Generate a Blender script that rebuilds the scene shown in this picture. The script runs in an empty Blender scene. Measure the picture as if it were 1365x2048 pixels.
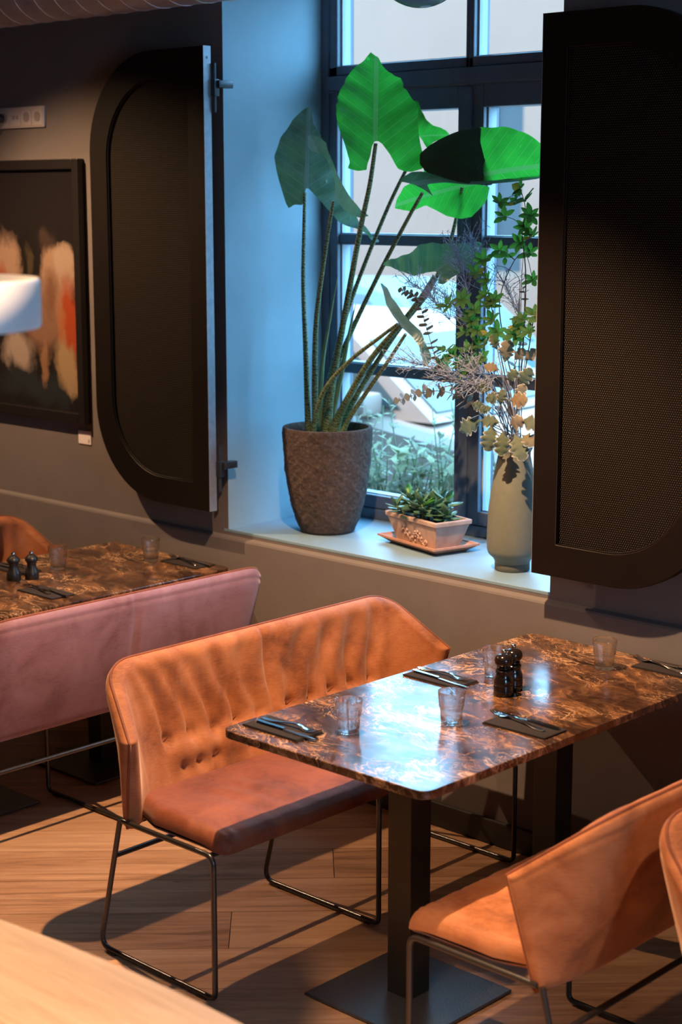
import bpy, bmesh, math, random
from mathutils import Vector, Matrix

random.seed(7)
scn = bpy.context.scene
COL = scn.collection
PI = math.pi

# ------------------------------------------------------------------ camera
FPX, PITCH, YAW = 3318.0, 0.18598, 0.75801
CAMP = Vector((2.710, -4.112, 2.095))
FW = Vector((-math.sin(YAW) * math.cos(PITCH), math.cos(YAW) * math.cos(PITCH), -math.sin(PITCH)))
RT = Vector((math.cos(YAW), math.sin(YAW), 0))
UP = RT.cross(FW)
cam = bpy.data.cameras.new('camera')
cam.sensor_fit = 'VERTICAL'
cam.sensor_height = 36.0
cam.sensor_width = 24.0
cam.lens = FPX / 2048 * 36.0
cam.clip_start = 0.05
cam.clip_end = 200
cam.dof.use_dof = True
cam.dof.focus_distance = 4.95
cam.dof.aperture_fstop = 3.2
camo = bpy.data.objects.new('camera', cam)
COL.objects.link(camo)
camo.matrix_world = Matrix(((RT.x, UP.x, -FW.x, CAMP.x), (RT.y, UP.y, -FW.y, CAMP.y), (RT.z, UP.z, -FW.z, CAMP.z), (0, 0, 0, 1)))
scn.camera = camo

# ------------------------------------------------------------------ world, sun, lamps, exposure
scn.view_settings.view_transform = 'Standard'
scn.view_settings.look = 'None'
scn.view_settings.gamma = 1
scn.view_settings.use_curve_mapping = False
scn.view_settings.exposure = 0.08

world = bpy.data.worlds.new('World')
scn.world = world
world.use_nodes = True
wn = world.node_tree.nodes
bg = wn['Background']
bg.inputs[0].default_value = (0.27, 0.63, 1.0, 1)
bg.inputs[1].default_value = 14.0


def light(name, kind, loc, target, energy, color, **kw):
    l = bpy.data.lights.new(name, kind)
    l.energy = energy
    l.color = color
    for k, v in kw.items():
        setattr(l, k, v)
    o = bpy.data.objects.new(name, l)
    COL.objects.link(o)
    o.location = loc
    d = Vector(target) - Vector(loc)
    o.rotation_euler = d.to_track_quat('-Z', 'Y').to_euler()
    return o


WARM = (1.0, 0.60, 0.32)
light('sun', 'SUN', (0, 0, 12), (4.5, 5.5, 4.4), 7.0, (1.0, 0.72, 0.46), angle=0.01)
light('ceiling_spot', 'SPOT', (-0.25, -1.05, 2.95), (-0.45, -0.80, 0.5), 600, WARM, spot_size=math.radians(88), spot_blend=0.6, shadow_soft_size=0.02)
light('ceiling_spot', 'SPOT', (-3.00, -1.05, 2.95), (-2.45, -0.55, 0.6), 320, WARM, spot_size=math.radians(112), spot_blend=0.75, shadow_soft_size=0.02)
light('ceiling_spot', 'SPOT', (0.75, -3.10, 2.95), (0.85, -2.5, 0.6), 540, WARM, spot_size=math.radians(66), spot_blend=0.8, shadow_soft_size=0.03)
light('ceiling_spot', 'SPOT', (2.25, -1.75, 2.95), (1.5, -1.25, 0.5), 190, WARM, spot_size=math.radians(44), spot_blend=0.6, shadow_soft_size=0.03)

# ------------------------------------------------------------------ helpers
def ray(px, py):
    return FW + RT * ((px - 682.5) / FPX) - UP * ((py - 1024) / FPX)


def at(px, py, X=None, Y=None, Z=None):
    r = ray(px, py)
    if X is not None:
        t = (X - CAMP.x) / r.x
    elif Y is not None:
        t = (Y - CAMP.y) / r.y
    else:
        t = (Z - CAMP.z) / r.z
    return CAMP + r * t


def tag(o, label=None, cat=None, group=None, kind=None):
    if label:
        o['label'] = label
    if cat:
        o['category'] = cat
    if group:
        o['group'] = group
    if kind:
        o['kind'] = kind
    return o


def empty(name, loc=(0, 0, 0), rz=0.0):
    o = bpy.data.objects.new(name, None)
    COL.objects.link(o)
    o.location = loc
    o.rotation_euler = (0, 0, rz)
    o.empty_display_size = 0.05
    return o


def mesh_obj(name, me, mat=None, parent=None):
    o = bpy.data.objects.new(name, me)
    COL.objects.link(o)
    if mat is not None and not me.materials:
        me.materials.append(mat)
    if parent is not None:
        o.parent = parent
    return o


def copy_tree(o, parent=None):
    c = o.copy()
    COL.objects.link(c)
    c.parent = parent
    for ch in list(o.children):
        copy_tree(ch, c)
    return c


def fillet(pts, r, n=5, closed=False):
    pts = [Vector(p) for p in pts]
    out = []
    N = len(pts)
    for i, p in enumerate(pts):
        if not closed and i in (0, N - 1):
            out.append(p)
            continue
        a = pts[i - 1] - p
        b = pts[(i + 1) % N] - p
        rr = r[i] if isinstance(r, (list, tuple)) else r
        if rr <= 0:
            out.append(p)
            continue
        la, lb = a.length, b.length
        a.normalize(); b.normalize()
        ang = a.angle(b)
        d = min(rr / math.tan(ang / 2), la * 0.49, lb * 0.49)
        p0 = p + a * d
        p1 = p + b * d
        for k in range(n + 1):
            t = k / n
            out.append(p0 * (1 - t) ** 2 + p * 2 * t * (1 - t) + p1 * t * t)
    return out


class MB:
    def __init__(self):
        self.v = []
        self.f = []
        self.uv = {}

    def add(self, vs, fs):
        o = len(self.v)
        self.v += [tuple(p) for p in vs]
        self.f += [tuple(i + o for i in f) for f in fs]
        return o

    def box(self, lo, hi, b=0.0):
        x0, y0, z0 = lo
        x1, y1, z1 = hi
        if b <= 0:
            self.add([(x0, y0, z0), (x1, y0, z0), (x1, y1, z0), (x0, y1, z0), (x0, y0, z1), (x1, y0, z1), (x1, y1, z1), (x0, y1, z1)],
                     [(3, 2, 1, 0), (4, 5, 6, 7), (0, 1, 5, 4), (1, 2, 6, 5), (2, 3, 7, 6), (3, 0, 4, 7)])
        else:
            self.slab([(x0, y0), (x1, y0), (x1, y1), (x0, y1)], z0, z1, b, vert=b)
        return self

    def slab(self, poly, z0, z1, b=0.0, vert=0.0, nv=2):
        """extrude CCW xy polygon between z0 and z1 with bevelled rims"""
        P = [Vector((p[0], p[1], 0)) for p in poly]
        if vert > 0:
            P = fillet(P, vert, nv, True)
        n = len(P)
        def inset(d):
            out = []
            for i in range(n):
                a = (P[i] - P[i - 1]).normalized()
                c = (P[(i + 1) % n] - P[i]).normalized()
                na = Vector((-a.y, a.x, 0)); nc = Vector((-c.y, c.x, 0))
                m = (na + nc)
                if m.length < 1e-6:
                    m = na
                m.normalize()
                k = max(0.4, m.dot(na))
                out.append(P[i] + m * (d / k))
            return out
        rings = []
        if b > 0:
            rings = [(inset(b), z0), (inset(b * .3), z0 + b * .3), (P, z0 + b), (P, z1 - b), (inset(b * .3), z1 - b * .3), (inset(b), z1)]
        else:
            rings = [(P, z0), (P, z1)]
        vs = []
        for R, z in rings:
            vs += [(p.x, p.y, z) for p in R]
        fs = [tuple(reversed(range(n)))]
        for k in range(len(rings) - 1):
            for i in range(n):
                j = (i + 1) % n
                fs.append((k * n + i, k * n + j, (k + 1) * n + j, (k + 1) * n + i))
        fs.append(tuple((len(rings) - 1) * n + i for i in range(n)))
        self.add(vs, fs)
        return self

    def tube(self, path, r, n=8, cap=True, uvlen=False):
        P = [Vector(p) for p in path]
        m = len(P)
        R = r if isinstance(r, (list, tuple)) else [r] * m
        T = []
        for i in range(m):
            a = P[max(i - 1, 0)]; b = P[min(i + 1, m - 1)]
            t = (b - a)
            T.append(t.normalized() if t.length > 1e-9 else Vector((0, 0, 1)))
        nrm = T[0].orthogonal().normalized()
        vs = []
        for i in range(m):
            nrm = (nrm - T[i] * nrm.dot(T[i]))
            if nrm.length < 1e-6:
                nrm = T[i].orthogonal()
            nrm.normalize()
            bn = T[i].cross(nrm)
            for k in range(n):
                a = 2 * PI * k / n
                vs.append(P[i] + (nrm * math.cos(a) + bn * math.sin(a)) * R[i])
        fs = []
        for i in range(m - 1):
            for k in range(n):
                l = (k + 1) % n
                fs.append((i * n + k, i * n + l, (i + 1) * n + l, (i + 1) * n + k))
        if cap:
            fs.append(tuple(reversed(range(n))))
            fs.append(tuple((m - 1) * n + k for k in range(n)))
        self.add(vs, fs)
        return self

    def lathe(self, prof, c=(0, 0, 0), n=32, fr=None):
        """prof: list of (r, z); fr(angle, r, z) -> r"""
        vs = []
        rings = []
        for (r, z) in prof:
            if r < 1e-6:
                rings.append([len(vs)])
                vs.append((c[0], c[1], c[2] + z))
            else:
                ring = []
                for k in range(n):
                    a = 2 * PI * k / n
                    rr = fr(a, r, z) if fr else r
                    ring.append(len(vs))
                    vs.append((c[0] + rr * math.cos(a), c[1] + rr * math.sin(a), c[2] + z))
                rings.append(ring)
        fs = []
        for A, B in zip(rings[:-1], rings[1:]):
            if len(A) == 1 and len(B) == 1:
                continue
            for k in range(n):
                l = (k + 1) % n
                if len(A) == 1:
                    fs.append((A[0], B[l], B[k]))
                elif len(B) == 1:
                    fs.append((A[k], A[l], B[0]))
                else:
                    fs.append((A[k], A[l], B[l], B[k]))
        self.add(vs, fs)
        return self

    def mesh(self, name, mat=None, smooth=False, angle=None, fix=True):
        me = bpy.data.meshes.new(name)
        me.from_pydata(self.v, [], self.f)
        if fix:
            bm = bmesh.new(); bm.from_mesh(me)
            bmesh.ops.recalc_face_normals(bm, faces=bm.faces)
            bm.to_mesh(me); bm.free()
        if smooth:
            me.shade_smooth() if hasattr(me, 'shade_smooth') else None
            if angle:
                me.set_sharp_from_angle(angle=math.radians(angle))
        me.update()
        if mat:
            me.materials.append(mat)
        return me

    def build(self, name, mat=None, parent=None, smooth=False, angle=None, fix=True):
        return mesh_obj(name, self.mesh(name, mat, smooth, angle, fix), None, parent)


# ------------------------------------------------------------------ materials
def mat(name):
    m = bpy.data.materials.new(name)
    m.use_nodes = True
    nt = m.node_tree
    b = nt.nodes['Principled BSDF']
    return m, nt, b


def N(nt, typ, **kw):
    n = nt.nodes.new(typ)
    for k, v in kw.items():
        if k.startswith('i_'):
            key = k[2:]
            key = int(key) if key.isdigit() else key
            n.inputs[key].default_value = v
        else:
            setattr(n, k, v)
    return n


def L(nt, a, b):
    nt.links.new(a, b)


def ramp(nt, fac, stops):
    r = N(nt, 'ShaderNodeValToRGB')
    e = r.color_ramp.elements
    while len(e) < len(stops):
        e.new(0.5)
    for x, (p, c) in zip(e, stops):
        x.position = p
        x.color = (*c, 1) if len(c) == 3 else c
    L(nt, fac, r.inputs[0])
    return r


def coords(nt, scale=(1, 1, 1), rot=(0, 0, 0), out='Object'):
    tc = N(nt, 'ShaderNodeTexCoord')
    cur = tc.outputs[out]
    if any(rot):
        m0 = N(nt, 'ShaderNodeMapping')
        m0.inputs['Rotation'].default_value = rot
        L(nt, cur, m0.inputs[0])
        cur = m0.outputs[0]
    mp = N(nt, 'ShaderNodeMapping')
    mp.inputs['Scale'].default_value = scale
    L(nt, cur, mp.inputs[0])
    return mp.outputs[0]


def simple(name, col, rough=0.5, metal=0.0, spec=0.5, noise=0.0, nscale=30, bump=0.0, **kw):
    m, nt, b = mat(name)
    b.inputs['Base Color'].default_value = (*col, 1)
    b.inputs['Roughness'].default_value = rough
    b.inputs['Metallic'].default_value = metal
    b.inputs['Specular IOR Level'].default_value = spec
    for k, v in kw.items():
        b.inputs[k.replace('_', ' ')].default_value = v
    if noise > 0 or bump > 0:
        t = N(nt, 'ShaderNodeTexNoise', i_Scale=nscale, i_Detail=6.0, i_Roughness=0.6)
        L(nt, coords(nt), t.inputs['Vector'])
        if noise > 0:
            lo = [max(0, c * (1 - noise)) for c in col]
            hi = [c * (1 + noise) for c in col]
            r = ramp(nt, t.outputs['Fac'], [(0.3, lo), (0.7, hi)])
            L(nt, r.outputs[0], b.inputs['Base Color'])
        if bump > 0:
            bp = N(nt, 'ShaderNodeBump', i_Strength=bump, i_Distance=0.01)
            L(nt, t.outputs['Fac'], bp.inputs['Height'])
            L(nt, bp.outputs[0], b.inputs['Normal'])
    return m


M = {}
M['plaster'] = simple('plaster', (0.118, 0.102, 0.100), 0.75, noise=0.08, nscale=6, bump=0.12)
M['ceiling'] = simple('ceiling_paint', (0.36, 0.34, 0.34), 0.8, noise=0.05)
M['dark_wall'] = simple('dark_wall_paint', (0.13, 0.11, 0.10), 0.8, noise=0.1)
M['reveal'] = simple('daylight_tinted_reveal', (0.22, 0.33, 0.39), 0.7, noise=0.05, nscale=5, bump=0.10)  # blue daylight on the recess is mixed into this colour
M['sill'] = simple('daylight_tinted_sill', (0.155, 0.25, 0.33), 0.45, noise=0.06, nscale=8, bump=0.06)  # sky blue falling on the sill is part of the base colour
M['baseboard'] = simple('baseboard_paint', (0.02, 0.018, 0.017), 0.5)
M['window_paint'] = simple('anthracite_window_paint', (0.085, 0.110, 0.150), 0.4, noise=0.1, nscale=20)
M['gasket'] = simple('pale_gasket', (0.35, 0.40, 0.45), 0.5)
M['shutter'] = simple('shutter_brown_paint', (0.0070, 0.0048, 0.0040), 0.5, spec=0.12, noise=0.12, nscale=15)
M['shutter_edge'] = simple('shutter_edge_metal', (0.22, 0.24, 0.28), 0.45, metal=0.3, noise=0.15, nscale=40)
M['black_metal'] = simple('black_steel', (0.012, 0.011, 0.011), 0.38, noise=0.1, nscale=60)
M['hinge'] = simple('hinge_steel', (0.05, 0.055, 0.065), 0.4, metal=0.6)
M['rod'] = simple('black_rod', (0.022, 0.019, 0.018), 0.28, spec=0.6)
M['chrome'] = simple('steel_cutlery', (0.62, 0.60, 0.57), 0.14, metal=1.0)
M['napkin'] = simple('napkin_cloth', (0.022, 0.018, 0.019), 0.9, spec=0.15, noise=0.15, nscale=200, bump=0.15)
M['mill'] = simple('mill_gloss_black', (0.010, 0.007, 0.006), 0.13, spec=0.6)
M['mill_matte'] = simple('mill_satin_black', (0.012, 0.011, 0.011), 0.35)
M['socket'] = simple('socket_plastic', (0.42, 0.38, 0.38), 0.4, noise=0.04)
M['socket_dark'] = simple('socket_dark', (0.02, 0.018, 0.018), 0.5)
M['socket_inner'] = simple('socket_inner', (0.24, 0.21, 0.21), 0.5)
M['card'] = simple('white_card', (0.62, 0.56, 0.57), 0.7, noise=0.04)
M['print'] = simple('print_ink', (0.06, 0.05, 0.05), 0.8)
M['frame_black'] = simple('picture_frame_black', (0.010, 0.008, 0.008), 0.35)
M['duct'] = simple('galvanised_duct', (0.46, 0.43, 0.44), 0.42, metal=0.5, noise=0.12, nscale=12)
M['lamp_white'] = simple('lamp_white_paint', (0.62, 0.66, 0.72), 0.45)
M['globe'] = simple('grey_globe_glass', (0.07, 0.15, 0.23), 0.25)
M['soil'] = simple('soil', (0.02, 0.014, 0.01), 0.95, noise=0.4, nscale=80, bump=0.6)
M['facade'] = simple('facade_render', (0.165, 0.092, 0.064), 0.9, noise=0.03, nscale=1.5)
M['facade_trim'] = simple('facade_trim', (0.16, 0.11, 0.08), 0.85)
M['far_glass'] = simple('far_window_glass', (0.03, 0.035, 0.04), 0.3, spec=0.2)
M['street'] = simple('street_paving', (0.13, 0.085, 0.065), 0.85, noise=0.1, nscale=3)
M['car_white'] = simple('car_white_paint', (0.26, 0.18, 0.145), 0.4, spec=0.3)
M['car_teal'] = simple('car_teal_paint', (0.10, 0.15, 0.14), 0.4, spec=0.3)
M['car_glass'] = simple('car_glass', (0.05, 0.06, 0.06), 0.15, spec=0.4)
M['tyre'] = simple('tyre_rubber', (0.02, 0.02, 0.02), 0.8)
M['rim'] = simple('wheel_rim', (0.5, 0.5, 0.52), 0.3, metal=0.9)
M['headlight'] = simple('headlight_glass', (0.2, 0.2, 0.2), 0.2)
M['trough'] = simple('zinc_trough', (0.05, 0.055, 0.065), 0.5)
M['terracotta'] = simple('pale_terracotta', (0.36, 0.255, 0.215), 0.8, noise=0.3, nscale=14, bump=0.15)
M['terracotta_dark'] = simple('orange_terracotta', (0.36, 0.175, 0.115), 0.75, noise=0.15, nscale=18)
M['vase'] = simple('sage_ceramic', (0.125, 0.140, 0.120), 0.55, noise=0.06, nscale=40)
M['vase_foot'] = simple('sage_ceramic_raw', (0.085, 0.090, 0.078), 0.75)
M['twig'] = simple('twig_bark', (0.05, 0.035, 0.03), 0.8)
M['green_stem'] = simple('green_stem', (0.12, 0.16, 0.06), 0.6)
M['sprig'] = simple('dried_lilac_sprig', (0.25, 0.29, 0.38), 0.9, noise=0.15)


def pot_material():
    m, nt, b = mat('rough_brown_pot')
    v = coords(nt)
    n1 = N(nt, 'ShaderNodeTexNoise', i_Scale=75.0, i_Detail=8.0, i_Roughness=0.75)
    n2 = N(nt, 'ShaderNodeTexNoise', i_Scale=5.0, i_Detail=3.0)
    vo = N(nt, 'ShaderNodeTexVoronoi', i_Scale=70.0)
    for n in (n1, n2, vo):
        L(nt, v, n.inputs['Vector'])
    r = ramp(nt, n1.outputs['Fac'], [(0.3, (0.030, 0.018, 0.014)), (0.55, (0.062, 0.042, 0.036)), (0.75, (0.15, 0.12, 0.11))])
    L(nt, r.outputs[0], b.inputs['Base Color'])
    b.inputs['Roughness'].default_value = 0.9
    mx = N(nt, 'ShaderNodeMath', operation='MULTIPLY')
    L(nt, n1.outputs['Fac'], mx.inputs[0]); L(nt, n2.outputs['Fac'], mx.inputs[1])
    mx2 = N(nt, 'ShaderNodeMath', operation='ADD')
    L(nt, mx.outputs[0], mx2.inputs[0])
    ml = N(nt, 'ShaderNodeMath', operation='MULTIPLY'); ml.inputs[1].default_value = 0.35
    L(nt, vo.outputs['Distance'], ml.inputs[0]); L(nt, ml.outputs[0], mx2.inputs[1])
    bp = N(nt, 'ShaderNodeBump', i_Strength=0.8, i_Distance=0.012)
    L(nt, mx2.outputs[0], bp.inputs['Height']); L(nt, bp.outputs[0], b.inputs['Normal'])
    return m


M['pot'] = pot_material()


def velvet(name, dark, mid, lite, sheen=(1.0, 0.7, 0.55), sw=0.5):
    m, nt, b = mat(name)
    v = coords(nt, (1, 1, 1))
    n1 = N(nt, 'ShaderNodeTexNoise', i_Scale=7.0, i_Detail=5.0, i_Roughness=0.6, i_Distortion=0.4)
    L(nt, v, n1.inputs['Vector'])
    v2 = coords(nt, (14, 14, 160))
    n2 = N(nt, 'ShaderNodeTexNoise', i_Scale=3.0, i_Detail=5.0, i_Roughness=0.7)
    L(nt, v2, n2.inputs['Vector'])
    mx = N(nt, 'ShaderNodeMath', operation='MULTIPLY_ADD'); mx.inputs[1].default_value = 0.32
    L(nt, n2.outputs['Fac'], mx.inputs[0])
    sc = N(nt, 'ShaderNodeMath', operation='MULTIPLY'); sc.inputs[1].default_value = 0.68
    L(nt, n1.outputs['Fac'], sc.inputs[0]); L(nt, sc.outputs[0], mx.inputs[2])
    r = ramp(nt, mx.outputs[0], [(0.34, dark), (0.47, mid), (0.66, lite)])
    L(nt, r.outputs[0], b.inputs['Base Color'])
    b.inputs['Roughness'].default_value = 0.62
    b.inputs['Specular IOR Level'].default_value = 0.25
    b.inputs['Sheen Weight'].default_value = sw
    b.inputs['Sheen Roughness'].default_value = 0.35
    b.inputs['Sheen Tint'].default_value = (*sheen, 1)
    bp = N(nt, 'ShaderNodeBump', i_Strength=0.18, i_Distance=0.004)
    L(nt, n2.outputs['Fac'], bp.inputs['Height']); L(nt, bp.outputs[0], b.inputs['Normal'])
    return m


M['rust'] = velvet('rust_velvet', (0.13, 0.042, 0.018), (0.275, 0.094, 0.035), (0.41, 0.165, 0.072))
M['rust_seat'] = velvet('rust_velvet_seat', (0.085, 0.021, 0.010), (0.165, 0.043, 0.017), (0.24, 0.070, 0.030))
M['mauve'] = velvet('mauve_velvet', (0.155, 0.062, 0.066), (0.225, 0.110, 0.125), (0.29, 0.155, 0.185), (0.85, 0.75, 1.0), 0.6)


def marble():
    m, nt, b = mat('brown_marble')
    v = coords(nt, (1, 1, 1), (0, 0, 0.35))
    n0 = N(nt, 'ShaderNodeTexNoise', i_Scale=4.0, i_Detail=4.0, i_Roughness=0.6)
    L(nt, v, n0.inputs['Vector'])
    mixv = N(nt, 'ShaderNodeMixRGB', blend_type='LINEAR_LIGHT'); mixv.inputs[0].default_value = 0.10
    L(nt, v, mixv.inputs[1]); L(nt, n0.outputs['Color'], mixv.inputs[2])
    mp = N(nt, 'ShaderNodeMapping'); mp.inputs['Scale'].default_value = (1.0, 2.3, 1.0)
    L(nt, mixv.outputs[0], mp.inputs[0])
    n1 = N(nt, 'ShaderNodeTexNoise', i_Scale=7.0, i_Detail=9.0, i_Roughness=0.66, i_Distortion=0.6)
    L(nt, mp.outputs[0], n1.inputs['Vector'])
    base = ramp(nt, n1.outputs['Fac'], [(0.34, (0.014, 0.006, 0.004)), (0.48, (0.042, 0.019, 0.011)), (0.58, (0.11, 0.050, 0.024)), (0.70, (0.30, 0.150, 0.066))])
    def vein(scale, width, k, seed):
        mp2 = N(nt, 'ShaderNodeMapping'); mp2.inputs['Location'].default_value = (seed, seed * .7, 0)
        L(nt, mp.outputs[0], mp2.inputs[0])
        n = N(nt, 'ShaderNodeTexNoise', i_Scale=scale, i_Detail=4.0, i_Roughness=0.6, i_Distortion=0.25)
        L(nt, mp2.outputs[0], n.inputs['Vector'])
        sb = N(nt, 'ShaderNodeMath', operation='SUBTRACT'); sb.inputs[1].default_value = 0.5; L(nt, n.outputs['Fac'], sb.inputs[0])
        ab = N(nt, 'ShaderNodeMath', operation='ABSOLUTE'); L(nt, sb.outputs[0], ab.inputs[0])
        return ramp(nt, ab.outputs[0], [(0.0, (k, k, k)), (width * .35, (k * .35,) * 3), (width, (0, 0, 0))]).outputs[0]
    cur = None
    for args in ((4.2, .030, .85, 0.0), (9.0, .022, .55, 3.1), (17.0, .03, .35, 7.7)):
        w = vein(*args)
        if cur is None:
            cur = w
        else:
            ad = N(nt, 'ShaderNodeMixRGB', blend_type='LIGHTEN'); ad.inputs[0].default_value = 1
            L(nt, cur, ad.inputs[1]); L(nt, w, ad.inputs[2]); cur = ad.outputs[0]
    n3 = N(nt, 'ShaderNodeTexNoise', i_Scale=5.0, i_Detail=3.0)
    L(nt, v, n3.inputs['Vector'])
    gate = ramp(nt, n3.outputs['Fac'], [(0.40, (0.08, 0.08, 0.08)), (0.60, (1, 1, 1))])
    mu = N(nt, 'ShaderNodeMixRGB', blend_type='MULTIPLY'); mu.inputs[0].default_value = 1
    L(nt, cur, mu.inputs[1]); L(nt, gate.outputs[0], mu.inputs[2])
    fin = N(nt, 'ShaderNodeMixRGB'); fin.inputs[2].default_value = (0.52, 0.31, 0.165, 1)
    L(nt, mu.outputs[0], fin.inputs[0]); L(nt, base.outputs[0], fin.inputs[1])
    L(nt, fin.outputs[0], b.inputs['Base Color'])
    n4 = N(nt, 'ShaderNodeTexNoise', i_Scale=18.0, i_Detail=5.0)
    L(nt, v, n4.inputs['Vector'])
    rr = ramp(nt, n4.outputs['Fac'], [(0.3, (0.13, 0.13, 0.13)), (0.7, (0.24, 0.24, 0.24))])
    L(nt, rr.outputs[0], b.inputs['Roughness'])
    b.inputs['Specular IOR Level'].default_value = 0.42
    bp = N(nt, 'ShaderNodeBump', i_Strength=0.03, i_Distance=0.002)
    L(nt, n4.outputs['Fac'], bp.inputs['Height']); L(nt, bp.outputs[0], b.inputs['Normal'])
    return m


M['marble'] = marble()


def wood(name, cols, rot, grain=(1.2, 16, 16), rough=0.36, knots=True, spread=0.30):
    m, nt, b = mat(name)
    oi = N(nt, 'ShaderNodeObjectInfo')
    v = coords(nt, grain, rot)
    # offset the grain per piece
    off = N(nt, 'ShaderNodeVectorMath', operation='ADD')
    comb = N(nt, 'ShaderNodeCombineXYZ')
    mm = N(nt, 'ShaderNodeMath', operation='MULTIPLY'); mm.inputs[1].default_value = 37.0
    L(nt, oi.outputs['Random'], mm.inputs[0]); L(nt, mm.outputs[0], comb.inputs[0]); L(nt, mm.outputs[0], comb.inputs[1])
    L(nt, v, off.inputs[0]); L(nt, comb.outputs[0], off.inputs[1])
    n1 = N(nt, 'ShaderNodeTexNoise', i_Scale=1.6, i_Detail=8.0, i_Roughness=0.62, i_Distortion=1.1)
    n2 = N(nt, 'ShaderNodeTexNoise', i_Scale=9.0, i_Detail=4.0, i_Roughness=0.7)
    L(nt, off.outputs[0], n1.inputs['Vector']); L(nt, off.outputs[0], n2.inputs['Vector'])
    a = N(nt, 'ShaderNodeMath', operation='MULTIPLY_ADD'); a.inputs[1].default_value = 0.3
    L(nt, n2.outputs['Fac'], a.inputs[0]); L(nt, n1.outputs['Fac'], a.inputs[2])
    s = N(nt, 'ShaderNodeMath', operation='MULTIPLY_ADD'); s.inputs[1].default_value = spread; s.inputs[2].default_value = -0.15 - spread / 2
    L(nt, oi.outputs['Random'], s.inputs[0])
    a2 = N(nt, 'ShaderNodeMath', operation='ADD')
    L(nt, a.outputs[0], a2.inputs[0]); L(nt, s.outputs[0], a2.inputs[1])
    r = ramp(nt, a2.outputs[0], [(0.25, cols[0]), (0.5, cols[1]), (0.75, cols[2])])
    out = r.outputs[0]
    if knots:
        vk = coords(nt, (2.2, 5.0, 1), rot)
        vo = N(nt, 'ShaderNodeTexVoronoi', i_Scale=1.3, i_Randomness=1.0)
        L(nt, vk, vo.inputs['Vector'])
        kr = ramp(nt, vo.outputs['Distance'], [(0.0, (1, 1, 1)), (0.045, (0.8, 0.8, 0.8)), (0.085, (0, 0, 0))])
        mk = N(nt, 'ShaderNodeMixRGB'); mk.inputs[2].default_value = (0.03, 0.016, 0.009, 1)
        L(nt, kr.outputs[0], mk.inputs[0]); L(nt, out, mk.inputs[1])
        out = mk.outputs[0]
    L(nt, out, b.inputs['Base Color'])
    rr = ramp(nt, n1.outputs['Fac'], [(0.3, (rough - .06,) * 3), (0.7, (rough + .08,) * 3)])
    L(nt, rr.outputs[0], b.inputs['Roughness'])
    bp = N(nt, 'ShaderNodeBump', i_Strength=0.12, i_Distance=0.003)
    L(nt, a.outputs[0], bp.inputs['Height']); L(nt, bp.outputs[0], b.inputs['Normal'])
    return m


M['plank'] = wood('oak_plank', ((0.17, 0.088, 0.046), (0.38, 0.21, 0.115), (0.52, 0.32, 0.19)), (0, 0, -PI / 4))
M['oak_top'] = wood('oak_tabletop', ((0.30, 0.215, 0.145), (0.40, 0.30, 0.215), (0.49, 0.385, 0.29)), (0, 0, 0), (1.4, 14, 14), 0.5, True, 0.05)


def perforated():
    m, nt, b = mat('perforated_panel')
    tc = N(nt, 'ShaderNodeTexCoord')
    sep = N(nt, 'ShaderNodeSeparateXYZ')
    L(nt, tc.outputs['Object'], sep.inputs[0])
    P = 0.0078
    def dots(ox, oz):
        outs = []
        for ch, o, p in ((0, ox, P), (2, oz, P * 1.732)):
            a = N(nt, 'ShaderNodeMath', operation='MULTIPLY_ADD'); a.inputs[1].default_value = 1 / p; a.inputs[2].default_value = o + 1000
            L(nt, sep.outputs[ch], a.inputs[0])
            f = N(nt, 'ShaderNodeMath', operation='FRACT'); L(nt, a.outputs[0], f.inputs[0])
            s = N(nt, 'ShaderNodeMath', operation='SUBTRACT'); s.inputs[1].default_value = 0.5; L(nt, f.outputs[0], s.inputs[0])
            k = N(nt, 'ShaderNodeMath', operation='MULTIPLY'); k.inputs[1].default_value = p / P; L(nt, s.outputs[0], k.inputs[0])
            q = N(nt, 'ShaderNodeMath', operation='MULTIPLY'); L(nt, k.outputs[0], q.inputs[0]); L(nt, k.outputs[0], q.inputs[1])
            outs.append(q)
        d = N(nt, 'ShaderNodeMath', operation='ADD'); L(nt, outs[0].outputs[0], d.inputs[0]); L(nt, outs[1].outputs[0], d.inputs[1])
        g = N(nt, 'ShaderNodeMath', operation='LESS_THAN'); g.inputs[1].default_value = 0.075; L(nt, d.outputs[0], g.inputs[0])
        return g
    g1, g2 = dots(0, 0), dots(0.5, 0.5)
    mx = N(nt, 'ShaderNodeMath', operation='MAXIMUM'); L(nt, g1.outputs[0], mx.inputs[0]); L(nt, g2.outputs[0], mx.inputs[1])
    r = ramp(nt, mx.outputs[0], [(0.0, (0.003, 0.0025, 0.0022)), (1.0, (0.040, 0.031, 0.025))])
    L(nt, r.outputs[0], b.inputs['Base Color'])
    b.inputs['Roughness'].default_value = 0.6
    b.inputs['Specular IOR Level'].default_value = 0.06
    return m


M['perforated'] = perforated()


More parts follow.
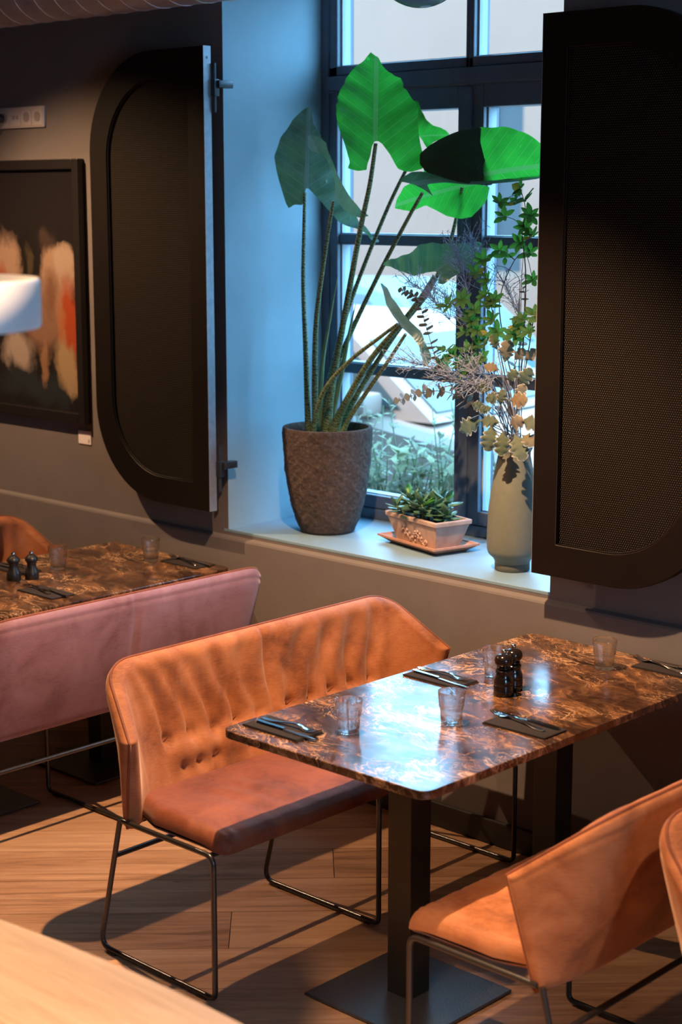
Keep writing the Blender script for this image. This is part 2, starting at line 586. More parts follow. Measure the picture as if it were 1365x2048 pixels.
def pane_glass():
    m, nt, b = mat('window_pane_glass')
    nt.nodes.remove(b)
    t = N(nt, 'ShaderNodeBsdfTransparent'); t.inputs[0].default_value = (0.93, 0.96, 0.97, 1)
    g = N(nt, 'ShaderNodeBsdfGlossy'); g.inputs['Roughness'].default_value = 0.02
    lw = N(nt, 'ShaderNodeLayerWeight', i_Blend=0.5)
    pw = N(nt, 'ShaderNodeMath', operation='POWER'); pw.inputs[1].default_value = 5.0
    L(nt, lw.outputs['Facing'], pw.inputs[0])
    fr = N(nt, 'ShaderNodeMath', operation='MULTIPLY_ADD'); fr.inputs[1].default_value = 0.9; fr.inputs[2].default_value = 0.03
    L(nt, pw.outputs[0], fr.inputs[0])
    mx = N(nt, 'ShaderNodeMixShader')
    L(nt, fr.outputs[0], mx.inputs[0]); L(nt, t.outputs[0], mx.inputs[1]); L(nt, g.outputs[0], mx.inputs[2])
    L(nt, mx.outputs[0], nt.nodes['Material Output'].inputs[0])
    return m


M['pane'] = pane_glass()


def tumbler_glass():
    m, nt, b = mat('tumbler_glass')
    b.inputs['Base Color'].default_value = (0.97, 0.99, 0.99, 1)
    b.inputs['Roughness'].default_value = 0.01
    b.inputs['IOR'].default_value = 1.45
    b.inputs['Transmission Weight'].default_value = 1.0
    t = N(nt, 'ShaderNodeBsdfTransparent'); t.inputs[0].default_value = (0.96, 0.98, 0.98, 1)
    g = N(nt, 'ShaderNodeBsdfGlossy'); g.inputs['Roughness'].default_value = 0.03
    lw = N(nt, 'ShaderNodeLayerWeight', i_Blend=0.5)
    pw = N(nt, 'ShaderNodeMath', operation='POWER'); pw.inputs[1].default_value = 3.0
    L(nt, lw.outputs['Facing'], pw.inputs[0])
    fr = N(nt, 'ShaderNodeMath', operation='MULTIPLY_ADD'); fr.inputs[1].default_value = 0.6; fr.inputs[2].default_value = 0.05
    L(nt, pw.outputs[0], fr.inputs[0])
    mx = N(nt, 'ShaderNodeMixShader')
    L(nt, fr.outputs[0], mx.inputs[0]); L(nt, t.outputs[0], mx.inputs[1]); L(nt, g.outputs[0], mx.inputs[2])
    m2 = N(nt, 'ShaderNodeMixShader'); m2.inputs[0].default_value = 0.35
    L(nt, b.outputs[0], m2.inputs[1]); L(nt, mx.outputs[0], m2.inputs[2])
    L(nt, m2.outputs[0], nt.nodes['Material Output'].inputs[0])
    return m


M['glass'] = tumbler_glass()


def leaf_material(name, top, trans, vein, tw=0.5, rough=0.38, veins=True, spots=False):
    m, nt, b = mat(name)
    uv = N(nt, 'ShaderNodeUVMap')
    sep = N(nt, 'ShaderNodeSeparateXYZ'); L(nt, uv.outputs[0], sep.inputs[0])
    n = N(nt, 'ShaderNodeTexNoise', i_Scale=14.0, i_Detail=4.0)
    L(nt, coords(nt), n.inputs['Vector'])
    r = ramp(nt, n.outputs['Fac'], [(0.3, [c * 0.75 for c in top]), (0.7, [c * 1.25 for c in top])])
    rt = ramp(nt, n.outputs['Fac'], [(0.3, [c * 0.8 for c in trans]), (0.7, [c * 1.15 for c in trans])])
    col, tcol = r.outputs[0], rt.outputs[0]
    if veins:
        av = N(nt, 'ShaderNodeMath', operation='ABSOLUTE'); L(nt, sep.outputs[1], av.inputs[0])
        k = N(nt, 'ShaderNodeMath', operation='MULTIPLY_ADD'); k.inputs[1].default_value = -0.55
        L(nt, av.outputs[0], k.inputs[0]); L(nt, sep.outputs[0], k.inputs[2])
        f = N(nt, 'ShaderNodeMath', operation='MULTIPLY'); f.inputs[1].default_value = 9.0; L(nt, k.outputs[0], f.inputs[0])
        fr = N(nt, 'ShaderNodeMath', operation='FRACT'); L(nt, f.outputs[0], fr.inputs[0])
        lt = N(nt, 'ShaderNodeMath', operation='LESS_THAN'); lt.inputs[1].default_value = 0.07; L(nt, fr.outputs[0], lt.inputs[0])
        mid = N(nt, 'ShaderNodeMath', operation='LESS_THAN'); mid.inputs[1].default_value = 0.035; L(nt, av.outputs[0], mid.inputs[0])
        mx = N(nt, 'ShaderNodeMath', operation='MAXIMUM'); L(nt, lt.outputs[0], mx.inputs[0]); L(nt, mid.outputs[0], mx.inputs[1])
        sf = N(nt, 'ShaderNodeMath', operation='MULTIPLY'); sf.inputs[1].default_value = 0.7; L(nt, mx.outputs[0], sf.inputs[0])
        for which in (0, 1):
            q = N(nt, 'ShaderNodeMixRGB'); q.inputs[2].default_value = (*vein, 1)
            L(nt, sf.outputs[0], q.inputs[0]); L(nt, (col, tcol)[which], q.inputs[1])
            if which == 0:
                col = q.outputs[0]
            else:
                tcol = q.outputs[0]
        bp = N(nt, 'ShaderNodeBump', i_Strength=0.3, i_Distance=0.004)
        L(nt, sf.outputs[0], bp.inputs['Height']); L(nt, bp.outputs[0], b.inputs['Normal'])
    L(nt, col, b.inputs['Base Color'])
    b.inputs['Roughness'].default_value = rough
    tr = N(nt, 'ShaderNodeBsdfTranslucent'); L(nt, tcol, tr.inputs[0])
    mix = N(nt, 'ShaderNodeMixShader'); mix.inputs[0].default_value = tw
    L(nt, b.outputs[0], mix.inputs[1]); L(nt, tr.outputs[0], mix.inputs[2])
    L(nt, mix.outputs[0], nt.nodes['Material Output'].inputs[0])
    return m


M['leaf'] = leaf_material('elephant_ear_leaf', (0.030, 0.085, 0.030), (0.05, 0.62, 0.05), (0.16, 0.46, 0.12), 0.5)
M['leaf_grey'] = leaf_material('elephant_ear_leaf_sheen', (0.135, 0.185, 0.165), (0.08, 0.30, 0.10), (0.22, 0.29, 0.26), 0.22, 0.24)  # grey window reflection mixed into the green base colour
M['leaf_pale'] = leaf_material('elephant_ear_leaf_lit', (0.24, 0.29, 0.26), (0.12, 0.34, 0.14), (0.3, 0.36, 0.3), 0.25, 0.25)  # paler copy of the leaf, window light put into the colour
M['leaf_shade'] = leaf_material('elephant_ear_leaf_shade', (0.018, 0.030, 0.020), (0.02, 0.06, 0.02), (0.02, 0.05, 0.02), 0.15)  # leaf in shade, the darkness put into the colour
M['succulent'] = leaf_material('succulent_leaf', (0.070, 0.170, 0.105), (0.05, 0.4, 0.08), (0.1, 0.2, 0.1), 0.18, 0.3, False)
M['shrub_leaf'] = leaf_material('glossy_sprig_leaf', (0.034, 0.085, 0.024), (0.12, 0.38, 0.05), (0.12, 0.2, 0.08), 0.42, 0.7, False)
M['yellow_leaf'] = leaf_material('yellowing_leaf', (0.20, 0.17, 0.03), (0.35, 0.30, 0.04), (0.3, 0.3, 0.08), 0.4, 0.7, False)
M['euca'] = leaf_material('eucalyptus_leaf', (0.11, 0.105, 0.085), (0.20, 0.18, 0.12), (0.1, 0.1, 0.08), 0.2, 0.6, False)
M['outdoor'] = leaf_material('outdoor_leaf', (0.22, 0.23, 0.15), (0.46, 0.46, 0.28), (0.2, 0.3, 0.2), 0.5, 0.6, False)


def miller_material():
    m, nt, b = mat('felted_silver_leaf')
    uv = N(nt, 'ShaderNodeUVMap')
    sep = N(nt, 'ShaderNodeSeparateXYZ'); L(nt, uv.outputs[0], sep.inputs[0])
    oi = N(nt, 'ShaderNodeObjectInfo')
    r0 = ramp(nt, oi.outputs['Random'], [(0.0, (0.075, 0.105, 0.060)), (0.5, (0.10, 0.125, 0.085)), (0.75, (0.20, 0.145, 0.085)), (1.0, (0.12, 0.15, 0.14))])
    e = ramp(nt, sep.outputs[0], [(0.80, (0, 0, 0)), (0.95, (1, 1, 1))])
    mx = N(nt, 'ShaderNodeMixRGB'); mx.inputs[2].default_value = (0.40, 0.40, 0.38, 1)
    L(nt, e.outputs[0], mx.inputs[0]); L(nt, r0.outputs[0], mx.inputs[1])
    L(nt, mx.outputs[0], b.inputs['Base Color'])
    b.inputs['Roughness'].default_value = 0.85
    tr = N(nt, 'ShaderNodeBsdfTranslucent'); L(nt, mx.outputs[0], tr.inputs[0])
    mix = N(nt, 'ShaderNodeMixShader'); mix.inputs[0].default_value = 0.3
    L(nt, b.outputs[0], mix.inputs[1]); L(nt, tr.outputs[0], mix.inputs[2])
    L(nt, mix.outputs[0], nt.nodes['Material Output'].inputs[0])
    return m


M['miller'] = miller_material()


def petiole_material():
    m, nt, b = mat('banded_leaf_stalk')
    uv = N(nt, 'ShaderNodeUVMap')
    mp = N(nt, 'ShaderNodeMapping'); mp.inputs['Scale'].default_value = (1, 1, 1)
    L(nt, uv.outputs[0], mp.inputs[0])
    n = N(nt, 'ShaderNodeTexNoise', i_Scale=60.0, i_Detail=2.0)
    L(nt, coords(nt), n.inputs['Vector'])
    sep = N(nt, 'ShaderNodeSeparateXYZ'); L(nt, mp.outputs[0], sep.inputs[0])
    a = N(nt, 'ShaderNodeMath', operation='MULTIPLY_ADD'); a.inputs[1].default_value = 95.0
    L(nt, sep.outputs[0], a.inputs[0])
    w = N(nt, 'ShaderNodeMath', operation='MULTIPLY'); w.inputs[1].default_value = 3.2; L(nt, n.outputs['Fac'], w.inputs[0])
    L(nt, w.outputs[0], a.inputs[2])
    f = N(nt, 'ShaderNodeMath', operation='FRACT'); L(nt, a.outputs[0], f.inputs[0])
    r = ramp(nt, f.outputs[0], [(0.0, (0.060, 0.070, 0.034)), (0.35, (0.040, 0.046, 0.026)), (0.62, (0.20, 0.29, 0.12)), (1.0, (0.14, 0.21, 0.085))])
    L(nt, r.outputs[0], b.inputs['Base Color'])
    b.inputs['Roughness'].default_value = 0.45
    return m


M['petiole'] = petiole_material()


def glow(name, col, strength):
    m, nt, b = mat(name)
    b.inputs['Base Color'].default_value = (*col, 1)
    b.inputs['Emission Color'].default_value = (*col, 1)
    b.inputs['Emission Strength'].default_value = strength
    return m


M['lamp_glow'] = glow('lamp_diffuser', (1.0, 0.72, 0.45), 1.6)


def art_material():
    m, nt, b = mat('abstract_canvas')
    v = coords(nt, (1, 1, 1), (0, 0, 0), 'UV')
    n0 = N(nt, 'ShaderNodeTexNoise', i_Scale=4.0, i_Detail=6.0, i_Roughness=0.6)
    L(nt, v, n0.inputs['Vector'])
    mv = N(nt, 'ShaderNodeMixRGB', blend_type='LINEAR_LIGHT'); mv.inputs[0].default_value = 0.14
    L(nt, v, mv.inputs[1]); L(nt, n0.outputs['Color'], mv.inputs[2])
    def blob(cx, cy, sx, sy, soft=0.35, ang=0.0):
        mp = N(nt, 'ShaderNodeMapping', vector_type='TEXTURE')
        mp.inputs['Location'].default_value = (cx, cy, 0)
        mp.inputs['Rotation'].default_value = (0, 0, ang)
        mp.inputs['Scale'].default_value = (sx, sy, 1)
        L(nt, mv.outputs[0], mp.inputs[0])
        s2 = N(nt, 'ShaderNodeSeparateXYZ'); L(nt, mp.outputs[0], s2.inputs[0])
        c2 = N(nt, 'ShaderNodeCombineXYZ'); L(nt, s2.outputs[0], c2.inputs[0]); L(nt, s2.outputs[1], c2.inputs[1])
        le = N(nt, 'ShaderNodeVectorMath', operation='LENGTH'); L(nt, c2.outputs[0], le.inputs[0])
        return ramp(nt, le.outputs['Value'], [(1 - soft, (1, 1, 1)), (1.0, (0, 0, 0))]).outputs[0]
    base = N(nt, 'ShaderNodeRGB'); base.outputs[0].default_value = (0.012, 0.010, 0.010, 1)
    cur = base.outputs[0]
    for (cx, cy, sx, sy, soft, ang, col, k) in (
            (0.60, 0.10, 0.60, 0.09, 0.6, 0.0, (0.035, 0.045, 0.050), 0.8),
            (0.68, 0.39, 0.24, 0.19, 0.4, 0.0, (0.30, 0.17, 0.11), 1.0),
            (0.33, 0.60, 0.16, 0.20, 0.45, 0.0, (0.46, 0.30, 0.22), 1.0),
            (0.28, 0.50, 0.12, 0.14, 0.5, 0.0, (0.42, 0.10, 0.04), 0.9),
            (0.40, 0.24, 0.18, 0.11, 0.5, 0.0, (0.50, 0.40, 0.34), 0.9),
            (0.80, 0.55, 0.19, 0.17, 0.35, 0.0, (0.46, 0.30, 0.21), 1.0),
            (0.86, 0.62, 0.11, 0.10, 0.5, 0.0, (0.54, 0.40, 0.31), 0.9),
            (0.74, 0.47, 0.12, 0.10, 0.7, 0.3, (0.20, 0.09, 0.05), 0.8),
            (0.92, 0.36, 0.10, 0.21, 0.5, 0.15, (0.46, 0.085, 0.03), 1.0),
            (0.84, 0.33, 0.05, 0.15, 0.6, 0.25, (0.50, 0.20, 0.09), 0.8),
            (0.87, 0.20, 0.13, 0.10, 0.5, -0.5, (0.46, 0.32, 0.18), 1.0),
            (0.93, 0.13, 0.05, 0.10, 0.5, 0.3, (0.46, 0.33, 0.20), 0.9),
            (0.66, 0.20, 0.05, 0.09, 0.5, -0.2, (0.40, 0.22, 0.12), 0.8),
            (0.52, 0.60, 0.075, 0.19, 0.4, 0.05, (0.020, 0.017, 0.014), 1.0),
            (0.70, 0.72, 0.11, 0.08, 0.6, 0.0, (0.085, 0.055, 0.045), 0.9),
            (0.53, 0.62, 0.035, 0.09, 0.6, 0.0, (0.10, 0.075, 0.045), 0.8)):
        mx = N(nt, 'ShaderNodeMixRGB'); mx.inputs[2].default_value = (*[q * .5 for q in col], 1)
        mk = N(nt, 'ShaderNodeMath', operation='MULTIPLY'); mk.inputs[1].default_value = k
        L(nt, blob(cx, cy, sx, sy, soft, ang), mk.inputs[0])
        L(nt, mk.outputs[0], mx.inputs[0]); L(nt, cur, mx.inputs[1])
        cur = mx.outputs[0]
    L(nt, cur, b.inputs['Base Color'])
    b.inputs['Roughness'].default_value = 0.25
    b.inputs['Coat Weight'].default_value = 0.3
    return m


M['art'] = art_material()


def plaster_relief_box(*a):
    pass


# ------------------------------------------------------------------ room shell
RX0, RX1, RY0 = -6.2, 5.2, -6.6      # room limits
YW, YL = 0.03, 0.01                   # upper / lower (proud) wall face
WX0, WX1 = -1.793, -0.305             # window reveal
WX0F = -1.815
SILL = 0.882
CEIL = 3.30
YF0 = 0.5495                          # window frame face
YO = 0.74                             # outer face of wall


def structure(o):
    return tag(o, kind='structure')


b = MB()
# part below the sill with the moulded ledge: profile extruded along x
prof = [(YL, 0), (YL, 0.846), (YL + .003, 0.853), (YW, 0.860), (YW, SILL - 0.012), (YO, SILL - 0.012), (YO, 0)]
n = len(prof)
vs = [(RX0, y, z) for y, z in prof] + [(RX1, y, z) for y, z in prof]
fs = [tuple(range(n)), tuple(reversed(range(n, 2 * n)))] + [(i, i + n, (i + 1) % n + n, (i + 1) % n) for i in range(n)]
b.add(vs, fs)
# left and right of the opening (left reveal splayed a little), and above it
zt = 3.02
for (xa, xb, xbf) in ((RX0, WX0, WX0F), ):
    b.add([(xa, YW, SILL - .012), (xb, YW, SILL - .012), (xbf, YO, SILL - .012), (xa, YO, SILL - .012), (xa, YW, CEIL), (xb, YW, CEIL), (xbf, YO, CEIL), (xa, YO, CEIL)],
          [(0, 1, 2, 3), (7, 6, 5, 4), (0, 4, 5, 1), (1, 5, 6, 2), (2, 6, 7, 3), (3, 7, 4, 0)])
b.box((WX1, YW, SILL - .012), (RX1, YO, CEIL))
b.box((WX0F, YW, zt), (WX1, YO, CEIL))
structure(b.build('wall_back', M['plaster']))
WXM = WX0 + (WX0F - WX0) * (YF0 - YW) / (YO - YW)
b = MB()   # lining of the window recess, daylight blue put into its colour
b.add([(WX0 + .0012, YW + .0005, SILL), (WXM + .0012, YF0, SILL), (WXM + .0012, YF0, zt), (WX0 + .0012, YW + .0005, zt), (WX0, YW + .0005, SILL), (WXM, YF0, SILL), (WXM, YF0, zt), (WX0, YW + .0005, zt)],
      [(0, 1, 2, 3), (7, 6, 5, 4), (0, 4, 5, 1), (1, 5, 6, 2), (2, 6, 7, 3), (3, 7, 4, 0)])
b.box((WX1 - .0012, YW + .0005, SILL), (WX1, YF0, zt)); b.box((WX0, YW + .0005, zt - .0012), (WX1, YF0, zt))
structure(b.build('window_reveal', M['reveal']))
b = MB()
b.slab([(WX0F - .001, YW - .001), (WX1 + .0, YW - .001), (WX1, YO), (WX0F - .001, YO)], SILL - 0.012, SILL, 0.002)
structure(b.build('window_sill', M['sill']))
structure(MB().box((RX0 - .2, RY0, 0), (RX0, YO, CEIL)).build('wall_left', M['dark_wall']))
structure(MB().box((RX0 - .2, RY0 - .2, 0), (RX1 + .2, RY0, CEIL)).build('wall_front', M['dark_wall']))
b = MB()
OY0, OY1, OZ0, OZ1 = -3.7, -2.1, 1.1, 2.6  # unseen opening, added to let cool sky fill into the room
b.box((RX1, RY0, 0), (RX1 + .2, YO, OZ0)); b.box((RX1, RY0, OZ1), (RX1 + .2, YO, CEIL))
b.box((RX1, RY0, OZ0), (RX1 + .2, OY0, OZ1)); b.box((RX1, OY1, OZ0), (RX1 + .2, YO, OZ1))
structure(b.build('wall_right', M['dark_wall']))
structure(MB().box((RX0 - .2, RY0 - .2, CEIL), (RX1 + .2, YO, CEIL + .25)).build('ceiling', M['ceiling']))
b = MB(); b.box((RX0, YL - .014, 0), (RX1, YL, 0.085), 0.004)
structure(b.build('baseboard_back', M['baseboard']))

floor = structure(MB().box((RX0 - .2, RY0 - .2, -0.12), (RX1 + .2, YO, -0.018)).build('floor', M['baseboard']))


def clip_poly(P, a, bb, cc):
    out = []
    for i in range(len(P)):
        p, q = P[i], P[(i + 1) % len(P)]
        dp = a * p[0] + bb * p[1] + cc
        dq = a * q[0] + bb * q[1] + cc
        if dp >= 0:
            out.append(p)
        if dp * dq < 0:
            t = dp / (dp - dq)
            out.append((p[0] + (q[0] - p[0]) * t, p[1] + (q[1] - p[1]) * t))
    return out


def planks():
    u = Vector((1, 1, 0)).normalized()
    w = Vector((-1, 1, 0)).normalized()
    rnd = random.Random(3)
    # seams measured across the boards (perp coordinate)
    seams = [0.329, 0.268 - 0.18, -0.157, -0.403]
    s = 0.329
    rows = []
    x = -0.403
    lst = [0.329, 0.089, -0.157, -0.403]
    while lst[0] < 5.0:
        lst.insert(0, lst[0] + rnd.choice((0.18, 0.245, 0.22)))
    while lst[-1] > -8.5:
        lst.append(lst[-1] - rnd.choice((0.18, 0.245, 0.22)))
    cnt = 0
    stuff = MB()
    for a, bb in zip(lst[:-1], lst[1:]):
        t = -11.0 - rnd.random() * 2
        while t < 6:
            ln = rnd.uniform(2.0, 3.0)
            g = 0.0012
            P = [u * (t + g) + w * (bb + g), u * (t + ln - g) + w * (bb + g), u * (t + ln - g) + w * (a - g), u * (t + g) + w * (a - g)]
            P = [(p.x, p.y) for p in P]
            for (ca, cb, cc) in ((1, 0, -RX0), (-1, 0, RX1), (0, 1, -RY0), (0, -1, YL - .014)):
                if P:
                    P = clip_poly(P, ca, cb, cc)
            t += ln
            if len(P) < 3:
                continue
            cx = sum(p[0] for p in P) / len(P); cy = sum(p[1] for p in P) / len(P)
            near = (-4.5 < cx < 3.2 and cy > -4.2)
            if near:
                m = MB(); m.slab(P, -0.018, 0.0, 0)
                m.build('plank', M['plank'], floor)
                cnt += 1
            else:
                stuff.slab(P, -0.018, 0.0, 0)
    tag(stuff.build('planking', M['plank'], floor), kind='stuff')
    return cnt


planks()

# ------------------------------------------------------------------ window
win = structure(empty('window_1', (-1.06, 0.55, SILL)))
wl = win.location


def wpart(name, boxes, m, parent=win, bev=0.004):
    mb = MB()
    for lo, hi in boxes:
        lo = [lo[i] - wl[i] for i in range(3)]; hi = [hi[i] - wl[i] for i in range(3)]
        x0, y0, z0 = lo; x1, y1, z1 = hi
        mb.box(lo, hi, bev)
    o = mb.build(name, m, parent)
    return o


FX0, FX1 = -1.8149, -0.3051
YF, YG, YB = 0.55, 0.592, 0.655
wpart('frame', [((FX0, YF, SILL), (FX0 + .045, YB, zt)), ((FX1 - .045, YF, SILL), (FX1, YB, zt)), ((FX0 + .045, YF, zt - .05), (FX1 - .045, YB, zt)),
                ((FX0 + .045, YF, SILL), (FX1 - .045, YB, SILL + .04))], M['window_paint'])
wpart('transom', [((FX0 + .045, YF - .004, 2.497), (FX1 - .045, YB, 2.552))], M['window_paint'])
# top lights
for (xa, xb) in ((FX0 + .045, -1.09), (-1.09, FX1 - .045)):
    fo = wpart('top_light', [((xa, YF + .006, 2.552), (xa + (.041 if xa < -1.5 else .020), YB - .01, 2.97)), ((xb - (.041 if xb > -.6 else .016), YF + .006, 2.552), (xb, YB - .01, 2.97)),
                        ((xa, YF + .006, 2.552), (xb, YB - .01, 2.588)), ((xa, YF + .006, 2.935), (xb, YB - .01, 2.97))], M['window_paint'])
    wpart('pane', [((xa + .015, YG, 2.57), (xb - .012, YG + .005, 2.95))], M['pane'], fo, 0)
    wpart('glazing_bead', [((xa + (.041 if xa < -1.5 else .020), YG - .014, 2.588), (xa + (.041 if xa < -1.5 else .020) + .007, YG + .03, 2.935)), ((xa + .03, YG - .014, 2.588), (xb - .03, YG + .03, 2.5925))], M['gasket'], fo, 0)
# casements with glazing bars
for (xa, xb) in ((FX0 + .045, -1.088), (-1.084, FX1 - .045)):
    first = xa < -1.5
    l = .041 if first else .062
    r = .050 if first else .05
    co = wpart('casement', [((xa, YF + .006, SILL + .042), (xa + l, YB - .01, 2.493)), ((xb - r, YF + .006, SILL + .042), (xb, YB - .01, 2.493)),
                            ((xa + l, YF + .006, SILL + .042), (xb - r, YB - .01, .975)), ((xa + l, YF + .006, 2.414), (xb - r, YB - .01, 2.493))], M['window_paint'])
    for za, zb in ((1.436, 1.477), (1.927, 1.967)):
        wpart('glazing_bar', [((xa + l, YF + .018, za), (xb - r, YB - .02, zb))], M['window_paint'], co)
    for za, zb in ((.975, 1.436), (1.477, 1.927), (1.967, 2.414)):
        wpart('pane', [((xa + l - .005, YG, za - .005), (xb - r + .005, YG + .005, zb + .005))], M['pane'], co, 0)
        wpart('glazing_bead', [((xa + l, YG - .014, za), (xa + l + .006, YG + .03, zb)), ((xa + l, YG - .014, za), (xb - r, YG + .03, za + .004))], M['gasket'], co, 0)
    if first:
        wpart('cover_strip', [((xb - .020, YF - .006, SILL + .05), (xb + .018, YF + .008, 2.485))], M['window_paint'], co)


# ------------------------------------------------------------------ shutters
def shutter(hx, sgn, label):
    zb, zt_, w, r, fw = 0.962, 2.628, 0.655, 0.36, 0.100
    y0, y1 = -0.070, -0.035
    root = empty('window_shutter', (hx, y1, zb))
    tag(root, label, 'shutter', 'perforated shutters beside the window')
    def loop(off, hs):
        pts = [(hs, zb + off)]
        rr = r - off * 0.75
        for (cx, cz, a0) in ((w - off - rr, zb + off + rr, -PI / 2), (w - off - rr, zt_ - off - rr, 0)):
            for k in range(17):
                a = a0 + (PI / 2) * k / 16
                pts.append((cx + rr * math.cos(a), cz + rr * math.sin(a)))
        pts.append((hs, zt_ - off))
        return pts
    O, I = loop(0, 0), loop(fw, .088)
    n = len(O)
    def P(p, y):
        return (sgn * p[0], y - y1, p[1] - zb)
    vs = [P(p, y0) for p in O] + [P(p, y0) for p in I] + [P(p, y1) for p in O] + [P(p, y1) for p in I]
    fs = []
    for i in range(n):
        j = (i + 1) % n
        fs.append((i, j, n + j, n + i)); fs.append((2 * n + j, 2 * n + i, 3 * n + i, 3 * n + j))
        fs.append((j, i, 2 * n + i, 2 * n + j)); fs.append((n + i, n + j, 3 * n + j, 3 * n + i))
    mb = MB(); mb.add(vs, fs)
    fr = mb.build('frame', M['shutter'], root, True, 35)
    bv = fr.modifiers.new('bevel', 'BEVEL'); bv.width = 0.002; bv.segments = 1; bv.limit_method = 'ANGLE'
    # bead around the panel
    I2 = loop(fw + .002, .090)
    mb = MB(); mb.tube([P(p, y0 + .008) for p in I2] + [P(I2[0], y0 + .008)], 0.0035, 6)
    mb.build('bead', M['shutter'], root, True)
    mb = MB()
    vs = [P(p, y0 + .014) for p in I] + [P(p, y0 + .018) for p in I]
    mb.add(vs, [tuple(range(n)), tuple(reversed(range(n, 2 * n)))] + [(i, (i + 1) % n, (i + 1) % n + n, i + n) for i in range(n)])
    mb.build('perforated_panel', M['perforated'], root)
    # hinge side metal edge
    mb = MB()
    xs = sorted((-sgn * .0015, sgn * 0.0002))
    mb.box((xs[0], y0 - y1, 0), (xs[1], 0, zt_ - zb), 0)
    e = mb.build('edge_strip', M['shutter_edge'], root)
    mb = MB(); mb.tube([(-sgn * .0016, -.019, zt_ - zb - .040), (-sgn * .0024, -.019, zt_ - zb - .040)], .005, 12)
    mb.build('screw_hole', M['black_metal'], root)
    for hz in (1.118, 2.485):
        mb = MB()
        z = hz - zb
        mb.tube([(-sgn * .010, .008, z - .085), (-sgn * .010, .008, z + .085)], .007, 10)
        mb.box((min(-sgn * .022, sgn * .002), -.002, z - .03), (max(-sgn * .022, sgn * .002), .022, z + .03), .002)
        mb.box((min(-sgn * .004, -sgn * .034), .010, z - .012 + .012), (max(-sgn * .004, -sgn * .034), .0655 + .012, z + .012 + .014), .002)
        mb.build('hinge', M['hinge'], root, True, 30)
    return root


shutter(-1.785, -1, 'dark brown perforated shutter with rounded corners beside the framed picture')
shutter(-0.305, 1, 'dark brown perforated shutter standing above the place setting by the wall')

